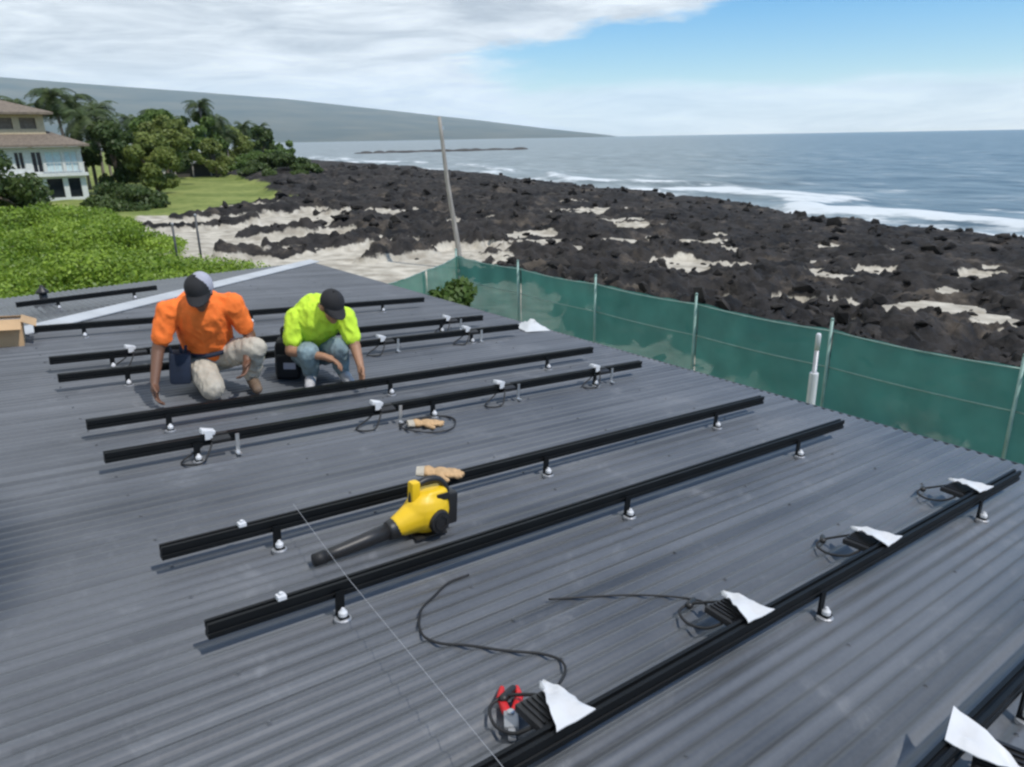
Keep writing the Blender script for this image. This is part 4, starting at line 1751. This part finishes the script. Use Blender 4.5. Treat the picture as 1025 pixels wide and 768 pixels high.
def hand(m, wrist, dirv, palm_n, curl=0.5, mirror=1, spread=0.25):
    """palm + five fingers, rooted at the wrist. dirv: along the fingers, palm_n: palm's outward normal"""
    w = Vector(wrist)
    d = Vector(dirv).normalized()
    n = Vector(palm_n)
    n = (n - d * n.dot(d)).normalized()
    s = d.cross(n) * mirror
    kn = w + d * 0.092
    m.capsule(w, 0.027, w + d * 0.05, 0.031)
    for q in (-.032, -.011, .011, .030):
        m.capsule(w + d * 0.02 + s * q * .6, 0.017, kn + s * q, 0.0125)
    for q, L in ((-.032, .058), (-.011, .075), (.011, .080), (.031, .070)):
        a = kn + s * q
        dd = d
        for seg, fr in enumerate((.45, .32, .23)):
            ang = curl * (0.7 + .5 * seg)
            dd = (dd * math.cos(ang) + n * math.sin(ang)).normalized()
            dv = (dd + s * q * spread * 6 * (1 if seg == 0 else .3)).normalized()
            b = a + dv * L * fr * 1.25
            m.capsule(a, 0.0100 - .0006 * seg, b, 0.0095 - .0008 * seg, 8)
            a = b
    t0 = w + d * 0.028 + s * 0.030
    t1 = t0 + (d * .6 + s * .62 + n * .35).normalized() * 0.045
    t2 = t1 + (d * .85 + s * .2 + n * .45).normalized() * 0.034
    m.capsule(t0, 0.016, t1, 0.012, 8)
    m.capsule(t1, 0.0115, t2, 0.0095, 8)


def head_shapes(m, c, look, up, sc=1.0):
    """head with brow, nose, chin, ears; returns frame"""
    look = Vector(look).normalized()
    up = Vector(up)
    up = (up - look * up.dot(look)).normalized()
    sd = look.cross(up).normalized()
    R = Matrix((sd, look, up)).transposed()
    c = Vector(c)

    def P(x, y, z):
        return c + R @ Vector((x, y, z)) * sc
    m.ellipsoid(P(0, -.012, .025), (0.077 * sc, 0.096 * sc, 0.095 * sc), R)
    m.ellipsoid(P(0, .020, -.045), (0.060 * sc, 0.070 * sc, 0.075 * sc), R)
    m.ellipsoid(P(0, .060, -.098), (0.028 * sc, 0.024 * sc, 0.022 * sc), R, 10)
    m.capsule(P(0, .086, .012), .010 * sc, P(0, .106, -.030), .015 * sc, 8)
    m.capsule(P(-.040, .074, .022), .013 * sc, P(.040, .074, .022), .013 * sc, 8)
    m.capsule(P(-.020, .080, -.062), .010 * sc, P(.020, .080, -.062), .010 * sc, 8)
    for q in (-1, 1):
        m.ellipsoid(P(.078 * q, -.012, -.010), (0.012 * sc, 0.022 * sc, 0.033 * sc), R, 8)
        m.ellipsoid(P(.040 * q, .060, -.030), (0.026 * sc, 0.024 * sc, 0.026 * sc), R, 8)
    return R, P


def cap_on(P, R, sc, mat, parent, brim_mat=None, name="cap"):
    m = MB()
    V, F = [], []
    n, rows = 20, 7
    for i in range(rows):
        a = (math.pi / 2) * i / (rows - 1)
        for k_ in range(n):
            b = 2 * math.pi * k_ / n
            r_ = math.cos(a)
            V.append(P(.092 * r_ * math.cos(b) + 0, -.010 + .112 * r_ * math.sin(b), .034 + .102 * math.sin(a) ** .9 if a > 0 else .026))
    for i in range(rows - 1):
        for k_ in range(n):
            F.append((i * n + k_, i * n + (k_ + 1) % n, (i + 1) * n + (k_ + 1) % n, (i + 1) * n + k_))
    m.add(V, F)
    m.ellipsoid(P(0, -.010, .138), (.010 * sc, .010 * sc, .007 * sc), R, 8)
    c = soft(m.build(name, mat, parent), 60)
    b = MB()
    V, F = [], []
    for i in range(11):
        a = math.radians(20 + 140 * i / 10)
        for j, rad in enumerate((0.0, 1.0)):
            x = .088 * math.cos(a)
            y = -.010 + .108 * math.sin(a) + rad * .085 * (math.sin(a) ** 1.3)
            z = .034 - rad * .024 - .012 * (abs(math.cos(a)) ** 2) * rad
            V.append(P(x, y, z))
            V.append(P(x, y, z - .006))
    for i in range(10):
        q = i * 4
        F += [(q, q + 2, q + 6, q + 4), (q + 1, q + 5, q + 7, q + 3), (q + 2, q + 3, q + 7, q + 6)]
    b.add(V, F)
    b.build("brim", brim_mat or mat, c)
    return c


def shoe(m, heel, toe, r=0.045):
    heel, toe = Vector(heel), Vector(toe)
    m.capsule(heel + Vector((0, 0, r)), r, heel.lerp(toe, .55) + Vector((0, 0, r * .95)), r * 1.0)
    m.capsule(heel.lerp(toe, .5) + Vector((0, 0, r * .8)), r * 1.02, toe + Vector((0, 0, r * .75)), r * .82)
    m.capsule(heel + Vector((0, 0, r)), r * .9, heel + Vector((0, 0, r * 2.6)), r * .95)


def person(label, s, d, yaw, J, shirt_mat, pants_mat, skin, shoe_mat, cap_mat, brim_mat, look, headup, hands, belt_mat, group=None):
    """J: joints in local metres - x image-right, y away from the camera, z up from the roof"""
    m = MB()
    sk = MATS[skin]
    # body core and limbs
    m.ellipsoid(J['pelvis'], (.16, .13, .12))
    m.capsule(J['pelvis'], .14, J['waist'], .14)
    m.capsule(J['waist'], .14, J['chest'], .155)
    m.capsule(J['chest'], .14, J['neck'], .075)
    m.capsule(J['neck'], .062, J['head'], .055)
    for q in 'LR':
        m.capsule(J['chest'], .11, J['sh' + q], .068)
        m.capsule(J['sh' + q], .062, J['el' + q], .045)
        m.capsule(J['el' + q], .045, J['wr' + q], .030)
        m.capsule(J['pelvis'], .10, J['hip' + q], .098)
        m.capsule(J['hip' + q], .095, J['kn' + q], .062)
        m.capsule(J['kn' + q], .060, J['an' + q], .042)
        hd_, pn, cu, mi = hands[q]
        hand(m, J['wr' + q], hd_, pn, cu, mi)
    R, P = head_shapes(m, J['head'], look, headup)
    body = blob(m, "person", sk, 0.0075, 4)
    body.location = WR(s, d)
    body.rotation_euler = (0, 0, yaw)
    body.scale = (0.94, 0.94, 0.94)
    tag(body, label, "person", group)
    # eyes and hair
    for q in (-1, 1):
        e = MB()
        e.ellipsoid(P(.031 * q, .086, .000), (.012, .009, .009), R, 8)
        e.build("eye", MATS["eye_white"], body, smooth=True)
    hr = MB()
    hr.ellipsoid(P(0, -.030, .010), (.082, .086, .085), R)
    hr.build("hair", MATS["black_cloth"], body, smooth=True)
    # shirt
    t = MB()
    t.capsule(J['waist'], .190, J['chest'], .190, 18)
    t.capsule(J['pelvis'] + (J['waist'] - J['pelvis']) * .55, .180, J['waist'], .190, 18)
    t.capsule(J['chest'], .165, J['neck'] - Vector((0, 0, .035)), .085, 18)
    for q in 'LR':
        t.capsule(J['chest'], .135, J['sh' + q], .080)
        t.capsule(J['sh' + q], .084, J['sh' + q].lerp(J['el' + q], .66), .068)
    blob(t, "shirt", MATS[shirt_mat], 0.009, 12, 0.012, 10.0, body)
    # ribbed collar and sleeve hems
    hem = MB()
    nk = J['neck'] - (J['neck'] - J['chest']).normalized() * .02
    ax = (J['head'] - J['chest']).normalized()
    u = ax.orthogonal().normalized()
    v = ax.cross(u)
    hem.tube([nk + (u * math.cos(2 * math.pi * k_ / 20) + v * math.sin(2 * math.pi * k_ / 20)) * .083 for k_ in range(21)], .011, 6)
    hem.build("collar", MATS[shirt_mat], body, smooth=True)
    # trousers
    t = MB()
    t.ellipsoid(J['pelvis'], (.185, .155, .135))
    t.capsule(J['pelvis'], .155, J['pelvis'].lerp(J['waist'], .5), .150)
    for q in 'LR':
        t.capsule(J['pelvis'], .12, J['hip' + q], .115)
        t.capsule(J['hip' + q], .115, J['kn' + q], .082)
        t.capsule(J['kn' + q], .080, J['kn' + q].lerp(J['an' + q], .90), .062)
    blob(t, "trousers", MATS[pants_mat], 0.010, 7, 0.010, 12.0, body)
    b = MB()
    wv = (J['waist'] - J['pelvis']).normalized()
    ring = []
    u = wv.orthogonal().normalized()
    v = wv.cross(u)
    c = J['pelvis'].lerp(J['waist'], .42)
    for k_ in range(25):
        a = 2 * math.pi * k_ / 24
        ring.append(c + (u * math.cos(a) + v * math.sin(a)) * .186)
    b.tube(ring, .019, 6)
    b.build("belt", MATS[belt_mat], body, smooth=True)
    for q in 'LR':
        t = MB()
        shoe(t, J['an' + q] * 1.0 + J['ft' + q + '0'], J['an' + q] + J['ft' + q + '1'])
        blob(t, "shoe", MATS[shoe_mat], 0.009, 4, parent=body)
    cap_on(P, R, 1.0, MATS[cap_mat], body, MATS[brim_mat])
    return body, P, R


VV = Vector


def face_cam(s, d):
    # local +Y (away) must point from camera to the person
    return math.atan2(d, s) - math.pi / 2


# worker in orange: one knee down, bent over the rail
so, do = 1.33, 5.20
J = dict(pelvis=VV((.02, .24, .27)), waist=VV((.01, .20, .44)), chest=VV((.00, .08, .615)), neck=VV((.00, -.03, .740)), head=VV((.005, -.120, .805)),
         shL=VV((-.215, .03, .665)), elL=VV((-.325, -.03, .40)), wrL=VV((-.375, -.16, .20)),
         shR=VV((.215, .03, .675)), elR=VV((.315, .05, .415)), wrR=VV((.265, -.10, .27)),
         hipL=VV((-.08, .22, .22)), knL=VV((.00, -.15, .10)), anL=VV((-.07, .25, .075)),
         hipR=VV((.11, .22, .25)), knR=VV((.335, -.06, .34)), anR=VV((.29, .07, .09)),
         ftL0=VV((0, .06, -.055)), ftL1=VV((-.02, .20, -.06)), ftR0=VV((0, .03, -.085)), ftR1=VV((.02, -.19, -.09)))
orange, P1, R1 = person("worker in orange t-shirt and dark cap kneeling over the rails", so, do, face_cam(so, do), J, "orange_shirt", "khaki_cloth", "skin_brown", "boot_leather", "black_cloth", "black_cloth",
                        look=(-.14, -.90, -.40), headup=(-.08, -.3, .9), hands={'L': ((-.05, -.45, -.85), (.9, -.2, .1), .45, 1), 'R': ((-.25, -.55, -.75), (-.8, -.3, .2), .5, -1)}, belt_mat="navy_cloth")
# light grey patch over the rear and image-right of the cap
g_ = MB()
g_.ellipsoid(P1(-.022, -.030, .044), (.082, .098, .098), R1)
g_.build("cap_patch", MATS["cap_grey"], orange, smooth=True)
# tool pouch worn at the hip (image left)
tp = MB()
tp.bbox((-.20, .06, .235), (.15, .17, .24), .03, Matrix.Rotation(.12, 3, 'Y'))
for q in (-.04, .02, .05):
    tp.capsule((-.20 + q, .02, .34), .012, (-.20 + q * 1.2, .0, .40), .010, 8)
soft(tp.build("tool_pouch", MATS["navy_cloth"], orange))

# worker in lime yellow: squatting, leaning forward to the right
sg, dg_ = 2.13, 5.12
J = dict(pelvis=VV((-.09, .27, .235)), waist=VV((-.08, .23, .38)), chest=VV((.00, .07, .535)), neck=VV((.065, -.06, .615)), head=VV((.115, -.135, .655)),
         shL=VV((-.165, .03, .545)), elL=VV((-.235, -.05, .305)), wrL=VV((.02, -.20, .275)),
         shR=VV((.205, -.02, .535)), elR=VV((.265, -.12, .31)), wrR=VV((.285, -.25, .195)),
         hipL=VV((-.16, .22, .20)), knL=VV((-.10, -.13, .30)), anL=VV((-.10, .02, .085)),
         hipR=VV((.02, .24, .20)), knR=VV((.13, -.10, .31)), anR=VV((.15, .03, .085)),
         ftL0=VV((0, .03, -.08)), ftL1=VV((-.02, -.20, -.085)), ftR0=VV((0, .03, -.08)), ftR1=VV((.05, -.19, -.085)))
lime, P2, R2 = person("worker in lime yellow t-shirt and black cap squatting at the rail", sg, dg_, face_cam(sg, dg_), J, "lime_shirt", "pale_denim", "skin_tan", "pale_shoe", "black_cloth", "black_cloth",
                      look=(.30, -.82, -.44), headup=(.15, -.3, .9), hands={'L': ((.75, -.35, -.30), (.1, -.3, -.9), .5, 1), 'R': ((.05, -.35, -.9), (-.8, -.4, .1), .4, -1)}, belt_mat="black_cloth")

# ------------------------------------------------------------------ things lying on the roof
def on_roof(name, label, cat, s, d, rot=0.0, group=None):
    return thing(name, label, cat, WR(s, d), (0, math.atan(SL), -rot), group)


MB.FLIP = True
# black tool bag behind the lime worker
b_ = on_roof("tool_bag", "black upright tool bag left of the lime-shirted worker", "bag", 1.985, 5.44, 0.5)
m = MB()
m.bbox((0, 0, .15), (.20, .26, .31), .05)
m.bbox((0, .145, .12), (.16, .06, .18), .02)
m.bbox((0, -.10, .30), (.15, .10, .09), .03)
soft(m.build("body", MATS["black_cloth"], b_))
m = MB()
m.tube(bez([(-.05, -.02, .30), (-.05, -.02, .38), (.05, -.02, .38), (.05, -.02, .30)], 6), .011, 6)
m.build("handle", MATS["black_rubber"], b_, smooth=True)
m = MB()
m.bbox((.02, .178, .13), (.09, .012, .05), .004)
m.build("badge", MATS["cap_grey"], b_)

# leaf blower lying between two rails
bl = on_roof("leaf_blower", "yellow and black cordless leaf blower lying between two rails", "leaf blower", 1.475, 2.60, 0.0)
bl.scale = (0.86, 0.86, 0.92)
# local: -x towards the nozzle (up the roof), z up
m = MB()
m.ellipsoid((0.02, 0, .125), (.135, .100, .115))
m.capsule((-.05, 0, .11), .085, (-.14, .0, .085), .060)
m.bbox((.06, 0, .175), (.14, .12, .13), .03)
soft(blob(m, "housing", MATS["yellow_plastic"], 0.008, 3, parent=bl))
m = MB()
m.lathe([(.058, 0), (.062, .02), (.054, .040), (.03, .043)], (0.045, .072, .095), 18, Matrix.Rotation(math.radians(-90), 3, 'X'))
for k_ in range(6):
    a = k_ * math.pi / 3
    m.box(VV((0.045 + .032 * math.cos(a), .115, .095 + .032 * math.sin(a))), (.010, .010, .034), Matrix.Rotation(-a, 3, 'Y'))
soft(m.build("intake_grille", MATS["black_plastic"], bl))
m = MB()
m.bbox((.085, .062, .205), (.075, .008, .035), .003)
m.build("badge", MATS["black_plastic"], bl)
m = MB()
m.tube(bez([(-.07, 0, .19), (-.055, 0, .255), (.01, 0, .285), (.09, 0, .275), (.135, 0, .225), (.145, 0, .17)], 6), .019, 8)
m.build("handle", MATS["black_plastic"], bl, smooth=True)
m = MB()
m.bbox((-.055, 0, .245), (.05, .055, .10), .012)
soft(m.build("trigger_guard", MATS["yellow_plastic"], bl))
m = MB()
m.bbox((.160, 0, .12), (.060, .10, .17), .014)
soft(m.build("battery", MATS["black_plastic"], bl))
m = MB()
m.tube([(-.14, 0, .080), (-.20, 0, .072), (-.21, 0, .071)], [.056, .048, .046], 16)
m.build("collar", MATS["black_plastic"], bl, smooth=True)
tb = MB()
tb.tube([(-.20, 0, .071), (-.34, 0, .055), (-.48, 0, .040), (-.60, 0, .030)], [.040, .036, .031, .026], 16)
tb_o = tb.build("tube", MATS["black_plastic"], bl, smooth=True)
m = MB()
m.tube([(-.55, 0, .034), (-.61, 0, .030)], [.032, .030], 16)
m.build("nozzle_tip", MATS["black_rubber"], tb_o, smooth=True)
m = MB()
m.bbox((.02, 0, .008), (.19, .13, .016), .005)
soft(m.build("base", MATS["black_plastic"], bl))


def glove(label, s, d, h, rot, tilt=0.0):
    g0 = on_roof("work_glove", label, "glove", s, d, rot, "tan work gloves")
    g0.location.z += h
    m = MB()
    m.ellipsoid((0, 0, .020), (.055, .042, .020))
    m.ellipsoid((-.065, 0, .022), (.035, .046, .022))
    for q, L in ((-.03, .055), (-.01, .070), (.012, .072), (.032, .060)):
        m.capsule((.035, q, .018), .013, (.035 + L, q * 1.25, .013 + .012 * math.sin(q * 90)), .011, 8)
    m.capsule((-.01, .040, .018), .015, (.03, .078, .014), .012, 8)
    bo = blob(m, "hand", MATS["tan_leather"], 0.006, 3, 0.004, 30, g0)
    bo.name = "palm"
    c = MB()
    c.lathe([(.040, -.02), (.046, .02)], (-.105, 0, .022), 12, Matrix.Rotation(math.radians(90), 3, 'Y') @ Matrix.Diagonal((.45, 1.1, 1)))
    c.build("cuff", MATS["khaki_cloth"], g0)
    return g0


glove("tan work glove lying over the rail by the blower", 1.755, 2.868, RAIL_B + RAIL_H + .001, 0.6)
glove("tan work glove lying flat on roof inside a cable loop", 2.27, 3.86, 0.002, 0.35)

MB.FLIP = False
m = MB()
pts = []
for k_ in range(60):
    a = k_ / 59 * 2 * math.pi * 1.6
    r_ = .145 + .012 * math.sin(3 * a) + .01 * k_ / 59
    pts.append(WR(2.30 + r_ * 1.25 * math.cos(a), 3.86 + r_ * math.sin(a), .006 + .004 * k_ / 59))
m.tube(pts, .0045, 6)
tag(m.build("cable_loop", MATS["black_rubber"], smooth=True), "thin dark cable loop around the tan glove on roof", "cable")

m = MB()
pts = [(1.442, 2.180), (1.34, 2.175), (1.243, 2.127), (1.165, 2.085), (1.119, 2.034), (1.085, 1.975), (1.074, 1.918), (1.10, 1.86), (1.176, 1.792), (1.26, 1.70), (1.350, 1.618), (1.385, 1.555), (1.367, 1.503), (1.30, 1.46), (1.22, 1.455)]
m.tube(bez([WR(a, b, .007) for a, b in pts], 8), .0048, 6)
tag(m.build("loose_cable", MATS["black_rubber"], smooth=True), "long loose black cable curving over roof toward the red tool", "cable")
m = MB()
m.tube(bez([WR(a, b, .004) for a, b in ((1.60, 1.86), (1.86, 1.72), (2.02, 1.60), (2.10, 1.50), (2.05, 1.44))], 8), .0040, 6)
tag(m.build("loose_cable", MATS["black_rubber"], smooth=True), "short black cable trailing from second wedge-plated inverter", "cable")

# layout string stretched over the rails
m = MB()
m.tube([WR(1.02, 2.95, RAIL_B + RAIL_H + .003), WR(.945, 2.25, RAIL_B + RAIL_H + .003), WR(.87, 1.22, RAIL_B + RAIL_H + .003), WR(.80, .45, RAIL_B + RAIL_H + .003)], .0010, 5)
tag(m.build("string_line", MATS["string_white"]), "thin pale layout string stretched across the near rails", "string")

# red-handled tool
rt = on_roof("crimping_tool", "red-handled tool lying beside the nearest white wedge plate", "tool", 1.085, 1.44, -0.95)
m = MB()
m.capsule((0, -.014, .020), .015, (.065, -.030, .018), .013, 10)
m.capsule((.065, -.030, .018), .013, (.115, -.024, .014), .009, 10)
m.build("handle", MATS["red_plastic"], rt, smooth=True)
m = MB()
m.capsule((0, .014, .020), .015, (.065, .030, .018), .013, 10)
m.capsule((.065, .030, .018), .013, (.115, .024, .014), .009, 10)
m.build("handle", MATS["red_plastic"], rt, smooth=True)
m = MB()
m.bbox((-.045, 0, .020), (.075, .045, .022), .006)
m.bbox((-.095, 0, .018), (.05, .024, .016), .005)
soft(m.build("jaw", MATS["grey_alloy"], rt))
m = MB()
m.lathe([(.012, .0), (.012, .036), (.008, .038)], (-.02, 0, 0), 10)
m.build("pivot_bolt", MATS["galvanised"], rt)

# cardboard box at the left edge
bx = on_roof("cardboard_box", "open tan cardboard box at the left edge of the roof", "box", 0.20, 7.60, 0.12)
m = MB()
w_, l_, h_ = .46, .34, .17
for c, sz in (((0, -l_ / 2, h_ / 2), (w_, .006, h_)), ((0, l_ / 2, h_ / 2), (w_, .006, h_)), ((-w_ / 2, 0, h_ / 2), (.006, l_ - .008, h_)), ((w_ / 2, 0, h_ / 2), (.006, l_ - .008, h_)), ((0, 0, .008), (w_ - .01, l_ - .01, .006))):
    m.box(c, sz)
m.build("carton", MATS["cardboard"], bx)
for c, sz, ax, an in (((0, l_ / 2 + .055, h_ + .012), (w_, .125, .005), 'X', -.35), ((0, -l_ / 2 - .05, h_ + .03), (w_, .125, .005), 'X', .6), ((w_ / 2 + .05, 0, h_ + .02), (.12, l_ - .02, .005), 'Y', .4), ((-w_ / 2 - .05, 0, h_ + .02), (.12, l_ - .02, .005), 'Y', -.4)):
    MB().box(c, sz, Matrix.Rotation(an, 3, ax)).build("flap", MATS["cardboard"], bx)

# white crumpled sheet at the eave
ws = on_roof("plastic_sheet", "crumpled white plastic sheet standing at the roof's eave", "sheet", 4.93, 6.02, 0.2)
V, F = [], []
n_ = 12
for i in range(n_ + 1):
    for j in range(n_ + 1):
        u, v = i / n_ - .5, j / n_ - .5
        r_ = max(abs(u), abs(v)) * 2
        z = .10 * (1 - r_) ** 1.1 + .045 * mnoise.noise(VV((u * 7, v * 7, 3))) * (1 - r_) + .006
        V.append((u * .30 + .02 * mnoise.noise(VV((v * 5, u * 4, 1))), v * .34, z))
for i in range(n_):
    for j in range(n_):
        a = i * (n_ + 1) + j
        F.append((a, a + n_ + 1, a + n_ + 2, a + 1))
soft(MB().add(V, F).build("cover", MATS["white_sheet"], ws), 40)

# vent pipe on the far slope
vz = hz(10.39)
vp = thing("vent_pipe", "short black vent pipe on the far slope at the left", "vent pipe", W(0.88, 10.39, vz))
MB().lathe([(.045, -.02), (.045, .16)], (0, 0, 0), 14).build("pipe", MATS["black_plastic"], vp, smooth=True)
MB().lathe([(.075, .15), (.070, .17), (.03, .21), (.012, .245)], (0, 0, 0), 14).build("cowl", MATS["black_plastic"], vp, smooth=True)
MB().lathe([(.13, -.012), (.12, .006), (.055, .035)], (0, 0, 0), 14).build("flashing", MATS["charcoal_trim"], vp, smooth=True)
